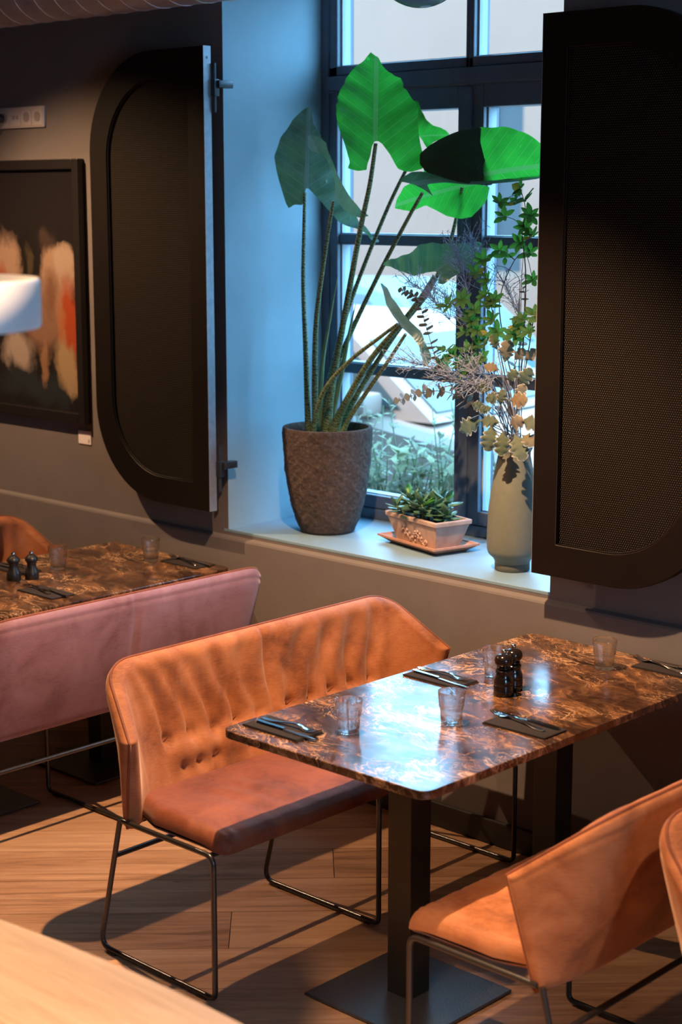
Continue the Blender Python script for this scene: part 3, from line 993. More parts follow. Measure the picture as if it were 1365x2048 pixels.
# ------------------------------------------------------------------ velvet benches
def bench_meshes():
    """local frame: faces +x, centred on y, floor at z=0"""
    NU, NV = 150, 44
    def sm(a, bb, t):
        t = max(0, min(1, (t - a) / (bb - a)))
        return t * t * (3 - 2 * t)
    top = [Vector((-.060, -.672, .655)), Vector((-.268, -.585, .822)), Vector((-.268, .585, .822)), Vector((-.060, .672, .655))]
    bot = [Vector((-.118, -.640, .392)), Vector((-.150, -.520, .398)), Vector((-.150, .520, .398)), Vector((-.118, .640, .392))]
    U = [0, .17, .83, 1]
    def pl(P, u):
        for k in range(3):
            if u <= U[k + 1]:
                t = (u - U[k]) / (U[k + 1] - U[k])
                return P[k].lerp(P[k + 1], t)
        return P[3].copy()
    def smooth_pl(P, u):
        s = Vector((0, 0, 0)); wt = 0
        for k in range(-4, 5):
            uu = max(0, min(1, u + k * .012))
            g = 1.0
            s += pl(P, uu) * g; wt += g
        edge = min(u, 1 - u)
        a = sm(0.0, .05, edge)
        return pl(P, u).lerp(s / wt, a)
    def mid(u, v):
        p = smooth_pl(bot, u).lerp(smooth_pl(top, u), v)
        p.x -= 0.022 * math.sin(PI * v) * sm(.1, .25, min(u, 1 - u))     # gentle recline curve
        return p
    rnd = random.Random(11)
    tufts = []
    for half in (0, 1):
        for k in range(5):
            u = 0.24 + k * 0.055 if half == 0 else 0.76 - k * 0.055
            tufts.append((u, 0.40 + rnd.uniform(-.02, .02), rnd.uniform(.8, 1.2)))
            tufts.append((u + rnd.uniform(-.02, .02), 0.21 + rnd.uniform(-.02, .02), rnd.uniform(.5, .9)))
    def relief(u, v):
        d = 0.0
        for (tu, tv, a) in tufts:
            du = (u - tu) * 1.75; dv = (v - tv) * .48
            # button dimple
            d -= .017 * a * math.exp(-(du * du + dv * dv) / (2 * .014 ** 2))
            # folds running up and down from the button
            if tv > .3:
                up = max(0, v - tv) * .48
                lean = du + up * .10 * math.sin(tu * 40)
                d -= .0190 * a * math.exp(-(lean * lean) / (2 * (.006 + .035 * up) ** 2)) * math.exp(-up / .13) * sm(0, .02, v - tv + .02)
            dn = max(0, tv - v) * .48
            d -= .010 * a * math.exp(-((du + dn * .3 * math.cos(tu * 55)) ** 2) / (2 * .010 ** 2)) * math.exp(-dn / .05) * sm(0, .02, tv - v + .02)
        # sagging roll between the two rows
        c = sm(.2, .26, min(u, 1 - u)) * (1 - .9 * math.exp(-((u - .5) / .02) ** 2))
        d += c * .012 * math.sin(PI * max(0, min(1, (v - .18) / .24)))
        d += .0065 * math.sin(u * 105 + 2.5 * math.sin(v * 5 + u * 9)) * sm(.35, .6, v) * (1 - sm(.85, 1, v)) * sm(.15, .25, min(u, 1 - u))
        # end wing drag lines
        # centre seam
        d -= .010 * math.exp(-((u - .5) * 1.75) ** 2 / (2 * .005 ** 2))
        return d
    def rel_back(u, v):
        d = -.008 * math.exp(-((u - .5) * 1.75) ** 2 / (2 * .0045 ** 2))
        e = min(u, 1 - u)
        d += .0016 * math.sin(v * 30 + 3 * math.sin(u * 30)) * math.exp(-((e - .07) / .03) ** 2) * math.exp(-((v - .6) / .2) ** 2)
        # twin piping line below the top edge
        d -= .003 * math.exp(-((1 - v) * .48 - .030) ** 2 / (2 * .0022 ** 2)) + .003 * math.exp(-((1 - v) * .48 - .040) ** 2 / (2 * .0022 ** 2))
        return d
    ul = [i / NU for i in range(NU + 1)]
    # denser at the borders
    def dens(t, k=1.35):
        s = 2 * t - 1
        return .5 + .5 * math.copysign(1 - (1 - abs(s)) ** k, s)
    ul = [dens(t) for t in ul]
    vl = [dens(j / NV, 1.6) for j in range(NV + 1)]
    R = .042
    def thick(u, v, T):
        eu = min(u, 1 - u) * 1.75; ev = min(v, 1 - v) * .48
        e = min(eu, ev)
        t = min(1, e / R)
        return T * math.sqrt(max(0, 1 - (1 - t) ** 2))
    def side(T, fn, sg):
        vs = []
        for u in ul:
            for v in vl:
                p = mid(u, v)
                e = .004
                a = mid(min(1, u + e), v) - mid(max(0, u - e), v)
                c = mid(u, min(1, v + e)) - mid(u, max(0, v - e))
                nrm = a.cross(c).normalized()
                if nrm.x < 0:
                    nrm = -nrm
                t = thick(u, v, T)
                vs.append(p + nrm * sg * (t + fn(u, v) * min(1, t / T * 1.2)))
        m = NV + 1
        fs = [(i * m + j, (i + 1) * m + j, (i + 1) * m + j + 1, i * m + j + 1) for i in range(NU) for j in range(NV)]
        if sg < 0:
            fs = [tuple(reversed(f)) for f in fs]
        return vs, fs
    f = MB(); f.add(*side(.034, relief, 1))
    k = MB(); k.add(*side(.022, rel_back, -1))
    # piping along the rim
    pip = MB()
    rim = [mid(u, 0) for u in ul] + [mid(1, v) for v in vl[1:]] + [mid(u, 1) for u in reversed(ul[:-1])] + [mid(0, v) for v in reversed(vl[1:-1])]
    rim.append(rim[0])
    pip.tube(rim, .0042, 6, False)
    # seat cushion
    NX, NY = 46, 110
    s = MB()
    X0, X1, HY = -.152, .272, .640
    def seat(side_):
        vs = []
        for i in range(NX + 1):
            a = dens(i / NX, 1.7)
            for j in range(NY + 1):
                c = dens(j / NY, 1.5)
                x = X0 + (X1 - X0) * a; y = -HY + 2 * HY * c
                # rounded plan corners at the front
                rc = .045
                cx, cy = X1 - rc, HY - rc
                if x > cx and abs(y) > cy:
                    dx, dy = x - cx, abs(y) - cy
                    mm = max(dx, dy); ll = math.hypot(dx, dy)
                    if ll > 1e-6:
                        kx = mm / ll
                        x = cx + dx * kx; y = math.copysign(cy + dy * kx, y)
                y *= 1 - .085 * max(0.0, 1 - a / .35)
                e = min((1 - a) * (X1 - X0), a * (X1 - X0) + .01, min(c, 1 - c) * 2 * HY)
                t = min(1, e / .038)
                rr = math.sqrt(max(0, 1 - (1 - t) ** 2))
                if side_ > 0:
                    z = .428 + .042 * rr
                    z -= .006 * math.exp(-((y / .006) ** 2) / 2) * rr
                    g = (1 - a)
                    wr = .0026 * math.sin(y * 48 + 5 * g + 2 * math.sin(y * 17)) * math.exp(-((a - .55) / .28) ** 2)
                    wr += .0016 * math.sin(y * 130 + 3 * math.sin(y * 31)) * math.exp(-((a - .93) / .06) ** 2)
                    z += wr * rr + .006 * math.sin(PI * a)
                    z -= .012 * max(0, (a - .75) / .25) ** 2
                    if abs((1 - a) * (X1 - X0) - .016) < .004:
                        z -= .002
                else:
                    z = .428 - .014 * rr - .008 * max(0, (a - .75) / .25) ** 2
                vs.append((x, y, z))
        m = NY + 1
        fs = [(i * m + j, (i + 1) * m + j, (i + 1) * m + j + 1, i * m + j + 1) for i in range(NX) for j in range(NY)]
        if side_ < 0:
            fs = [tuple(reversed(q)) for q in fs]
        return vs, fs
    s.add(*seat(1)); s.add(*seat(-1))
    sled = MB()
    path = [(-.142, 0, .412), (-.242, 0, .010), (.240, 0, .010), (.240, 0, .411), (-.130, 0, .411)]
    sled.tube(fillet(path, [0, .035, .022, .03, 0], 6), .0078, 10)
    for fx in (-.19, .19):
        sled.box((fx - .018, -.008, .0005), (fx + .018, .008, .006))
    ms = sled.mesh('sled_leg', M['rod'], True, 50)
    str_ = MB().tube([(-.168, -.642, .300), (-.168, .642, .300)], .0075, 10)
    str2 = MB().tube([(.215, -.640, .4045), (.215, .640, .4045)], .0075, 10)
    str3 = MB().tube([(-.115, -.640, .4045), (-.115, .640, .4045)], .0075, 10)
    return dict(front=f, back=k, pip=pip, seat=s, sled=ms, str_=str_, str2=str2, str3=str3)


def make_bench():
    B = bench_meshes()
    root = empty('upholstered_bench')
    o = B['front'].build('backrest', M['rust'], root, True)
    o = B['back'].build('back_shell', M['rust'], root, True)
    B['pip'].build('piping', M['rust_seat'], root, True)
    B['seat'].build('seat', M['rust_seat'], root, True)
    for y in (-.645, 0, .645):
        mesh_obj('leg', B['sled'], None, root).location = (0, y, 0)
    B['str_'].build('stretcher', M['rod'], root, True, 50)
    B['str2'].build('seat_rail', M['rod'], root, True, 50)
    B['str3'].build('seat_rail', M['rod'], root, True, 50)
    return root


bench = make_bench()
GB = 'upholstered metal sled benches at the tables'
specs = [((-.58, -.73, 0), 0, 'rust velvet bench with tufted gathered backrest, fully seen left of the near marble table', None),
         ((.58, -.73, 0), PI, 'rust velvet bench whose seat end shows beside the blue-lit table foot', None),
         ((-1.715, -.714, 0), PI, 'bench showing its mauve velvet rear, seat tucked under the far marble table', 'mauve'),
         ((1.205, -.70, 0), 0, 'rust velvet bench cut off by the right picture border, in front of another bench back', None),
         ((-2.625, -.73, 0), 0, 'orange velvet bench across the far marble table, only its back corner above the tabletop', None)]
for i, (loc, rz, lab, mm) in enumerate(specs):
    o = bench if i == 0 else copy_tree(bench)
    o.location = loc; o.rotation_euler = (0, 0, rz)
    tag(o, lab, 'bench', GB)
    if i in (1, 3):
        for ch in o.children:
            if ch.name.startswith('seat') and not ch.name.startswith('seat_rail'):
                ch.data = ch.data.copy(); ch.data.materials.clear(); ch.data.materials.append(M['rust'])
    if mm:
        for ch in o.children:
            if ch.name.startswith('back_shell'):
                ch.data = ch.data.copy(); ch.data.materials.clear(); ch.data.materials.append(M[mm])
                tag(ch, 'mauve velvet rear of the backrest')


# ------------------------------------------------------------------ marble tables
def make_table():
    root = empty('marble_table')
    L_, W_ = 1.335, .70
    mb = MB(); mb.slab([(-W_ / 2, -L_), (W_ / 2, -L_), (W_ / 2, 0), (-W_ / 2, 0)], .728, .750, .0025, .042, 6)
    mb.build('tabletop', M['marble'], root)
    mb = MB(); mb.box((-.14, -L_ + .03, .716), (.14, -.05, .728), .001)
    mb.build('support_plate', M['black_metal'], root)
    for y in (-.985, -.35):
        mb = MB(); mb.box((-.04, y - .04, .012), (.04, y + .04, .716), .002)
        mb.build('post', M['black_metal'], root)
        mb = MB(); mb.box((-.197, y - .197, .004), (.197, y + .197, .012), .002)
        for sx in (-1, 1):
            for sy in (-1, 1):
                mb.box((sx * .16 - .015, y + sy * .16 - .015, 0), (sx * .16 + .015, y + sy * .16 + .015, .0045))
        mb.build('base_plate', M['base'], root)
    return root


def base_mat():
    m, nt, b = mat('hammered_black_plate')
    n = N(nt, 'ShaderNodeTexNoise', i_Scale=260.0, i_Detail=2.0)
    L(nt, coords(nt), n.inputs['Vector'])
    b.inputs['Base Color'].default_value = (0.030, 0.034, 0.042, 1)
    b.inputs['Roughness'].default_value = 0.36
    b.inputs['Specular IOR Level'].default_value = 1.0
    bp = N(nt, 'ShaderNodeBump', i_Strength=0.55, i_Distance=0.002)
    L(nt, n.outputs['Fac'], bp.inputs['Height']); L(nt, bp.outputs[0], b.inputs['Normal'])
    return m


M['base'] = base_mat()
GT = 'brown marble tables on steel posts'
t1 = make_table()
t1.location = (0, -.002, 0)
tag(t1, 'brown marble table with a blue window reflection, pepper mills and four settings on it', 'table', GT)
t2 = copy_tree(t1)
t2.location = (-2.08, -.012, 0)
tag(t2, 'brown marble table under the framed picture, behind the mauve bench back', 'table', GT)


# ------------------------------------------------------------------ tableware
TZ = .7502


def make_glass():
    H = .087
    def rad(a, r, z):
        if (r, z) in inner_set or not .012 < z < H - .012:
            return r
        k = abs(math.sin(a * 8))
        return r * (1 - .028 * (1 - k) ** 2)
    outer = [(0, 0), (.0255, 0), (.0275, .002), (.0285, .010), (.0295, .030), (.0305, .042), (.0330, .045), (.0338, .048), (.0332, .051), (.0345, .066), (.0355, H - .012), (.0362, H - .001), (.0357, H)]
    inner = [(.0340, H - .001), (.0330, H - .014), (.0315, .055), (.0285, .045), (.0272, .030), (.0262, .013), (.0240, .010), (0, .0095)]
    inner_set = set(inner)
    mb = MB(); mb.lathe(outer + inner, (0, 0, 0), 64, rad)
    return mb.mesh('tumbler', M['glass'], True, 50)


gm = make_glass()
GG = 'clear ribbed tumblers'
for (p, lab) in (((-.088, -1.128), 'clear ribbed tumbler on the blue-lit table corner nearest the seat'),
                 ((.056, -.888), 'clear ribbed tumbler beside the fork in front of the two glossy mills'),
                 ((-.125, -.478), 'clear ribbed tumbler half hidden behind the glossy black mills'),
                 ((.052, -.185), 'clear ribbed tumbler near the wall on the warm end of the table'),
                 ((-2.180, -.472), 'clear ribbed tumbler next to the matte black mills on the far table'),
                 ((-2.044, -.140), 'clear ribbed tumbler near the wall on the far table')):
    o = mesh_obj('tumbler', gm)
    o.location = (p[0], p[1], TZ)
    tag(o, lab, 'glass', GG)


def make_mill(glossy):
    root = empty('pepper_mill')
    if glossy:
        body = [(0, 0), (.0265, 0), (.0275, .002), (.0275, .014), (.0262, .0155), (.0275, .017), (.0275, .031), (.0262, .0325), (.0272, .034), (.0268, .044), (.0235, .052), (.0215, .058), (.0215, .064), (.0228, .067), (.0225, .072), (.0185, .0755), (0, .0757)]
        head = [(0, .0760), (.0165, .0760), (.0195, .078), (.0195, .081), (.0175, .083), (.0215, .087), (.0255, .094), (.0265, .100), (.0250, .107), (.0205, .113), (.012, .1165), (.0095, .1175), (0, .1178)]
        knob = [(0, .1178), (.0055, .1178), (.0055, .120), (.0072, .1215), (.0078, .1245), (.0068, .128), (.004, .130), (0, .1305)]
        m = M['mill']
    else:
        body = [(0, 0), (.0245, 0), (.0258, .002), (.0258, .022), (.0245, .028), (.0185, .040), (.0160, .050), (.0165, .058), (.0200, .064), (.0200, .066), (0, .0662)]
        head = [(0, .0664), (.0200, .0664), (.0235, .069), (.0240, .074), (.0215, .080), (.0140, .086), (.0120, .089), (0, .0892)]
        knob = [(0, .0892), (.0050, .0892), (.0072, .092), (.0078, .096), (.0062, .100), (0, .1015)]
        m = M['mill_matte']
    MB().lathe(body, n=32).build('body', m, root, True, 40)
    MB().lathe(head, n=32).build('head', m, root, True, 40)
    tag(MB().lathe(knob, n=20).build('knob', M['chrome'], root, True, 40), 'silver metal knob')
    return root


ma = make_mill(True)
ma.location = (.003, -.600, TZ)
tag(ma, 'glossy black mill with silver knob, the front one of the pair on the near table', 'pepper mill', 'table mills')
mb_ = copy_tree(ma)
mb_.location = (-.012, -.538, TZ)
tag(mb_, 'glossy black mill with silver knob, standing behind its twin on the near table', 'pepper mill', 'table mills')
mc = make_mill(False)
mc.location = (-2.150, -.692, TZ)
tag(mc, 'matte black slim-waisted mill nearer the left picture border on the far table', 'pepper mill', 'table mills')
md = copy_tree(mc)
md.location = (-2.118, -.636, TZ)
tag(md, 'matte black slim-waisted mill next to the tumbler on the far table', 'pepper mill', 'table mills')


def strip(mb, pts, ws, th, z0):
    """flat bar along x with half widths ws and z heights"""
    n = len(pts)
    vs = []
    for (x, y, z), w in zip(pts, ws):
        vs += [(x, y - w, z0 + z), (x, y + w, z0 + z), (x, y + w * .7, z0 + z + th), (x, y - w * .7, z0 + z + th)]
    fs = [(3, 2, 1, 0), ((n - 1) * 4, (n - 1) * 4 + 1, (n - 1) * 4 + 2, (n - 1) * 4 + 3)]
    for i in range(n - 1):
        for k in range(4):
            l = (k + 1) % 4
            fs.append((i * 4 + k, i * 4 + l, (i + 1) * 4 + l, (i + 1) * 4 + k))
    mb.add(vs, fs)


def fork_mesh():
    # handle end at x=-.1, tines end at x=.1
    mb = MB()
    hp = [(-.100, 0, .0015), (-.097, 0, .0012), (-.085, 0, .0006), (-.06, 0, .0012), (-.03, 0, .0045), (0, 0, .0085), (.020, 0, .0100), (.032, 0, .0085), (.042, 0, .0045), (.050, 0, .0020), (.058, 0, .0008), (.062, 0, .0006)]
    hw = [.004, .0075, .0095, .0078, .0050, .0034, .0032, .0048, .0090, .0118, .0124, .0124]
    strip(mb, hp, hw, .0022, 0)
    for k in range(4):
        y = -.0096 + k * .0064
        strip(mb, [(.0615, y, .0006), (.075, y, .0016), (.090, y * .97, .0050), (.101, y * .95, .0092)], [.0023, .0019, .0017, .0009], .0018, 0)
    return mb.mesh('fork', M['chrome'], True, 40)


def knife_mesh():
    mb = MB()
    strip(mb, [(-.112, 0, .0005), (-.108, 0, 0), (-.095, 0, 0), (-.05, 0, .0004), (-.02, 0, .0008), (-.012, 0, .0008), (-.006, 0, .0004)], [.004, .0078, .0092, .0076, .0062, .0070, .0055], .0055, 0)
    strip(mb, [(-.007, 0, .0022), (.01, .001, .0018), (.06, .0015, .0008), (.095, .0025, .0003), (.112, .0045, .0002)], [.0060, .0088, .0092, .0070, .0012], .0014, 0)
    return mb.mesh('knife', M['chrome'], True, 40)


def napkin_mesh():
    mb = MB()
    for k in range(3):
        d = .0025 * k
        z = .0018 * k
        mb.slab([(-.1 + d * .2, -.05 + d * .4), (.1 - d, -.05 + d * .4), (.1 - d, .05 - d * .2), (-.1 + d * .2, .05 - d * .2)], z, z + .0019, .0004, .002, 1)
    mb.tube([(-.0995, -.049, .0028), (-.0995, .049, .0028)], .0026, 8)
    return mb.mesh('napkin', M['napkin'], True, 30)


fm, km, nm = fork_mesh(), knife_mesh(), napkin_mesh()
settings = [  # napkin centre, rot, fork (x,y,angle), knife (x,y,angle), where
    ((-.222, -1.232), 0, (-.215, -1.212, .05), (-.198, -1.246, -.03), 'at the table corner by the tufted bench'),
    ((-.222, -.600), 0, (-.232, -.577, -.05), (-.210, -.618, -.11), 'behind the tumblers across from the mills'),
    ((.217, -.788), PI, (.190, -.778, PI - .18), (.198, -.752, PI - .06), 'at the front table edge below the mills'),
    ((.200, -.072), PI, (.165, -.070, PI - .22), (.215, -.055, PI - .12), 'at the wall end of the near table'),
    ((-1.905, -.735), PI, (-1.955, -.738, PI - .15), (-1.900, -.722, PI - .1), 'below the matte mills on the far table'),
    ((-1.905, -.080), PI, (-1.925, -.080, PI - .2), (-1.900, -.060, PI - .1), 'near the wall on the far table'),
    ((-2.295, -.585), 0, (-2.300, -.565, 0.05), (-2.285, -.605, -.08), 'behind the matte mills on the far table'),
]
for (c, rz, f, k, where) in settings:
    o = mesh_obj('napkin', nm); o.location = (c[0], c[1], TZ); o.rotation_euler = (0, 0, rz)
    tag(o, 'folded charcoal napkin under cutlery ' + where, 'napkin', 'folded charcoal napkins')
    o = mesh_obj('fork', fm); o.location = (f[0], f[1], TZ + .0058); o.rotation_euler = (0, 0, f[2])
    tag(o, 'steel fork on dark napkin ' + where, 'fork', 'steel forks')
    o = mesh_obj('knife', km); o.location = (k[0], k[1], TZ + .0058); o.rotation_euler = (0, 0, k[2])
    tag(o, 'steel knife on dark napkin ' + where, 'knife', 'steel knives')


# ------------------------------------------------------------------ foreground oak table, lamps
def oak_table():
    root = empty('oak_table', (.75, -2.80, 0))
    top = []
    HX, HYt = 1.25, .43
    seam_y = -.10
    def edge(x):
        return HYt - (x / HX) ** 2 * .20
    n = 28
    up = [(-HX + 2 * HX * i / n, edge(-HX + 2 * HX * i / n)) for i in range(n + 1)]
    lo = [(x, -y) for x, y in up]
    cuts = [.155, -.155]
    # three boards, each its own piece
    for k in range(3):
        if k == 0:
            P = [(x, max(y, cuts[0] + .002)) for x, y in reversed(up)] + [(-HX, cuts[0] + .0007), (HX, cuts[0] + .0007)]
        elif k == 1:
            P = [(HX, cuts[0] - .0007), (-HX, cuts[0] - .0007), (-HX, cuts[1] + .0007), (HX, cuts[1] + .0007)]
        else:
            P = [(x, min(y, cuts[1] - .002)) for x, y in lo] + [(HX, cuts[1] - .0007), (-HX, cuts[1] - .0007)]
        mb = MB(); mb.slab(P, .715, .750, .003)
        mb.build('board', M['oak_top'], root, True, 35)
    for sx in (-1, 1):
        for sy in (-1, 1):
            mb = MB(); mb.box((sx * .85 - .03, sy * .14 - .03, 0), (sx * .85 + .03, sy * .14 + .03, .7148), .003)
            mb.build('leg', M['black_metal'], root)
    tag(root, 'pale oak table with curved edge, blurred in the near corner', 'table')


oak_table()


def ring_lamp():
    c = CAMP + ray(-215, 608) * 2.75
    root = empty('pendant_lamp', (c.x, c.y, c.z - .042))
    tag(root, 'white drum pendant lamp with warm glowing open top before the picture', 'lamp', 'pendant lamps')
    R = .243
    mb = MB(); mb.lathe([(R - .008, .006), (R - .002, .002), (R, .008), (R, .078), (R - .003, .083), (R - .007, .083), (R - .0075, .078), (R - .008, .006)], n=64)
    mb.build('shade', M['lamp_white'], root, True, 40)
    mb = MB(); mb.lathe([(0, .050), (R - .009, .050), (R - .009, .046), (0, .046)], n=64)
    mb.build('upper_diffuser', M['lamp_glow'], root, True, 40)
    mb = MB(); mb.lathe([(0, -.020), (.10, -.018), (.16, -.008), (.19, .006), (.19, .012), (0, .012)], n=64)
    mb.build('lower_diffuser', M['lamp_glow'], root, True, 40)
    mb = MB(); mb.tube([(0, 0, .05), (0, 0, CEIL - root.location.z)], .003, 6)
    mb.build('cable', M['black_metal'], root, True)


ring_lamp()


def globe_lamp():
    c = at(842, -88, X=0.0)
    c = CAMP + ray(842, -86) * 4.9
    root = empty('pendant_lamp', (c.x, c.y, c.z))
    tag(root, 'grey glass globe pendant, only its underside in view over the window', 'lamp', 'pendant lamps')
    r = .145
    prof = [(r * math.sin(PI * k / 20), -r * math.cos(PI * k / 20)) for k in range(20)] + [(.03, r), (0, r)]
    prof[0] = (0, -r)
    MB().lathe(prof, n=48).build('globe', M['globe'], root, True)
    MB().lathe([(.03, r - .008), (.032, r + .03), (.008, r + .04), (0, r + .04)], n=24).build('fitting', M['black_metal'], root, True, 40)
    MB().tube([(0, 0, r + .03), (0, 0, CEIL - root.location.z)], .003, 6).build('cable', M['black_metal'], root, True)


globe_lamp()


# ------------------------------------------------------------------ wall things
def duct():
    r = .13
    yc, zc = -.16, 2.755 + .13
    root = empty('ventilation_duct', (-3.0, yc, zc))
    x0, x1 = -6.0 + 3.0, 1.9
    mb = MB(); mb.tube([(x0, 0, 0), (x1, 0, 0)], r, 48)
    mb.build('pipe', M['duct'], root, True, 50)
    mb = MB()
    pts = []
    n = int((x1 - x0) / .115 * 32)
    for i in range(n):
        a = i / 32 * 2 * PI
        pts.append((x0 + .01 + (x1 - x0 - .02) * i / n, r * math.cos(a), r * math.sin(a)))
    mb.tube(pts, .0028, 5)
    mb.build('spiral_seam', M['duct'], root, True)
    for x in (-2.2, 0.2, 1.6):
        mb = MB(); mb.tube([(x, 0, r), (x, 0, CEIL - zc)], .004, 6)
        mb.build('hanger', M['black_metal'], root)
    tag(root, 'grey spiral ventilation duct running along the top of the wall', 'duct')


duct()


def picture():
    x1 = -2.603; z0, z1 = 1.204, 2.254
    w = .78
    x0 = x1 - w
    root = empty('framed_picture', ((x0 + x1) / 2, YW, z0))
    fw, d = .040, .034
    cx = (x0 + x1) / 2
    h = z1 - z0
    for name, lo, hi in (('l', (-w / 2, -d, 0), (-w / 2 + fw, 0, h)), ('r', (w / 2 - fw, -d, 0), (w / 2, 0, h)), ('b', (-w / 2 + fw, -d, 0), (w / 2 - fw, 0, fw)), ('t', (-w / 2 + fw, -d, h - fw), (w / 2 - fw, 0, h))):
        MB().box(lo, hi, .003).build('frame_bar', M['frame_black'], root)
    me = bpy.data.meshes.new('canvas')
    a, c = w / 2 - fw, fw
    me.from_pydata([(-a, -.016, c), (a, -.016, c), (a, -.016, h - c), (-a, -.016, h - c), (-a, -.002, c), (a, -.002, c), (a, -.002, h - c), (-a, -.002, h - c)], [],
                   [(0, 1, 2, 3), (5, 4, 7, 6), (4, 5, 1, 0), (3, 2, 6, 7), (4, 0, 3, 7), (1, 5, 6, 2)])
    uv = me.uv_layers.new(name='UVMap')
    for lp in me.loops:
        v = me.vertices[lp.vertex_index].co
        uv.data[lp.index].uv = ((v.x + a) / (2 * a), (v.z - c) / (h - 2 * c))
    me.materials.append(M['art'])
    mesh_obj('canvas', me, None, root)
    tag(root, 'black framed abstract picture of cream and orange clouds on dark ground', 'picture')


picture()
card = empty('caption_card', (-2.644, YW, 1.118))
mb = MB(); mb.box((-.041, -.004, 0), (.041, 0, .054), .0008)
mb.build('plate', M['card'], card)
mb = MB()
for k, wd in enumerate((.010, .008, .010, .006)):
    mb.box((.032 - wd, -.0045, .008 + k * .004), (.032, -.0039, .010 + k * .004))
mb.build('small_print', M['print'], card)
tag(card, 'small white caption card on the wall below the picture corner', 'card')


def sockets():
    root = empty('wall_socket', (-2.992, YW, 2.424))
    W, H = .304, .083
    mb = MB(); mb.box((-W / 2, -.010, -H / 2), (W / 2, 0, H / 2), .002)
    mb.build('cover_frame', M['socket'], root)
    for k in range(4):
        cx = -W / 2 + .041 + k * .074
        mb = MB(); mb.box((cx - .033, -.0125, -.034), (cx + .033, -.0101, .034), .0008)
        ins = mb.build('insert', M['socket'], root)
        mb = MB()
        if k >= 2 or k == 0:
            mb.tube([(cx, -.0135, 0), (cx, -.0124, 0)], .020, 20)
            for s in (-1, 1):
                mb.box((cx - .012, -.0140, s * .012 - .005), (cx + .012, -.0134, s * .012 + .005))
        else:
            for s in (-1, 1):
                mb.box((cx + s * .012 - .007, -.0135, -.008), (cx + s * .012 + .007, -.0124, .008))
        mb.build('contact', M['socket_inner'], ins)
    tag(root, 'grey four-gang wall socket above the picture', 'socket')
    cb = empty('power_plug', (-3.118, YW - .0145, 2.424))
    mb = MB(); mb.lathe([(0, 0), (.017, 0), (.018, .004), (.016, .022), (.008, .034), (0, .036)], n=20)
    o = mb.build('plug', M['socket_dark'], cb, True, 40)
    o.rotation_euler = (PI / 2, 0, 0)
    path = [(0, -.034, 0), (-.006, -.045, -.004), (-.03, -.046, -.03), (-.06, -.03, -.05), (-.10, -.012, -.06), (-.25, .004, -.08), (-.8, .008, -.12)]
    mb = MB(); mb.tube(fillet(path, .02, 4), .0035, 8)
    mb.build('cable', M['socket_dark'], cb, True)
    tag(cb, 'black plug and cable in the wall socket at the left border', 'plug')


sockets()


# ------------------------------------------------------------------ plants: elephant ear
def set_uv(me, uvs):
    l = me.uv_layers.new(name='UVMap')
    for lp in me.loops:
        l.data[lp.index].uv = uvs[lp.vertex_index]


def bez(pts, n=24):
    """Catmull-Rom through points"""
    P = [Vector(p) for p in pts]
    P = [P[0] * 2 - P[1]] + P + [P[-1] * 2 - P[-2]]
    out = []
    seg = len(P) - 3
    for s in range(seg):
        a, b_, c, d = P[s:s + 4]
        m = max(2, n // seg)
        for k in range(m):
            t = k / m
            out.append(0.5 * ((2 * b_) + (c - a) * t + (2 * a - 5 * b_ + 4 * c - d) * t * t + (3 * b_ - a - 3 * c + d) * t ** 3))
    out.append(P[-2])
    return out


def ear_leaf(base, tip, side_hint, wl, wr, lobe=.42, fold=(0, 0), curl=0.0, wave=.02, seed=0, tipbend=0.0, twist=0.0, lobew=.5, lobedrop=0.0):
    """arrow-shaped leaf. side_hint: direction of the leaf's right half. fold: how far each half bends along the normal"""
    rnd = random.Random(seed)
    base, tip = Vector(base), Vector(tip)
    u = tip - base
    Ln = u.length
    u.normalize()
    s = Vector(side_hint)
    s = (s - u * s.dot(u)).normalized()
    nrm = u.cross(s).normalized()
    NT, NV_ = 40, 12
    ph = rnd.uniform(0, 6)
    vs, fs, uvs = [], [], []
    def halfw(t):
        if t >= 0:
            return max(0.0, 1 - t) ** .62 * (1 + .55 * t) * (1.0 - .10 * math.exp(-((t) / .12) ** 2) * 0)
        q = -t / lobe
        return 1.0 - .10 * q - .30 * q ** 3
    def inner(t):
        if t >= 0:
            return 0.0
        q = -t / lobe
        return (1.0 - .10 - .30) * lobew * 1.0 * q ** .55 + (.6 - .6 * lobew) * q ** 6
    for sg, w, fd in ((-1, wl, fold[0]), (1, wr, fold[1])):
        o = len(vs)
        for i in range(NT + 1):
            t = -lobe + (1 + lobe) * i / NT
            for j in range(NV_ + 1):
                c = j / NV_
                a0, a1 = inner(t), halfw(t)
                v = a0 + (a1 - a0) * c
                rip = wave * math.sin(t * 11 + ph + sg) * c * c + wave * .6 * math.sin(t * 23 + ph * 2) * c ** 3
                lat = v * w
                h = fd * v * v * w + rip + curl * t * t * Ln + .010 * math.sin(t * 30 - v * 12) * v * (1 - .3 * v)
                if t < 0:
                    h += lobedrop * (t / lobe) ** 2 * Ln
                ca = math.cos(twist * t)
                edge = 1 + .025 * math.sin(t * 17 + ph) * c
                p = base + u * (t * Ln) + s * (sg * lat * edge * max(.2, 1 - .35 * abs(fd) * v)) + nrm * h
                if t > .75:
                    p += s * tipbend * ((t - .75) / .25) ** 2
                vs.append(p); uvs.append((t, sg * v))
        m = NV_ + 1
        for i in range(NT):
            for j in range(NV_):
                f = (o + i * m + j, o + (i + 1) * m + j, o + (i + 1) * m + j + 1, o + i * m + j + 1)
                fs.append(f if sg > 0 else tuple(reversed(f)))
    me = bpy.data.meshes.new('leaf')
    me.from_pydata([tuple(v) for v in vs], [], fs)
    set_uv(me, uvs)
    me.shade_smooth()
    return me


POTC = Vector((-1.500, .262, SILL))


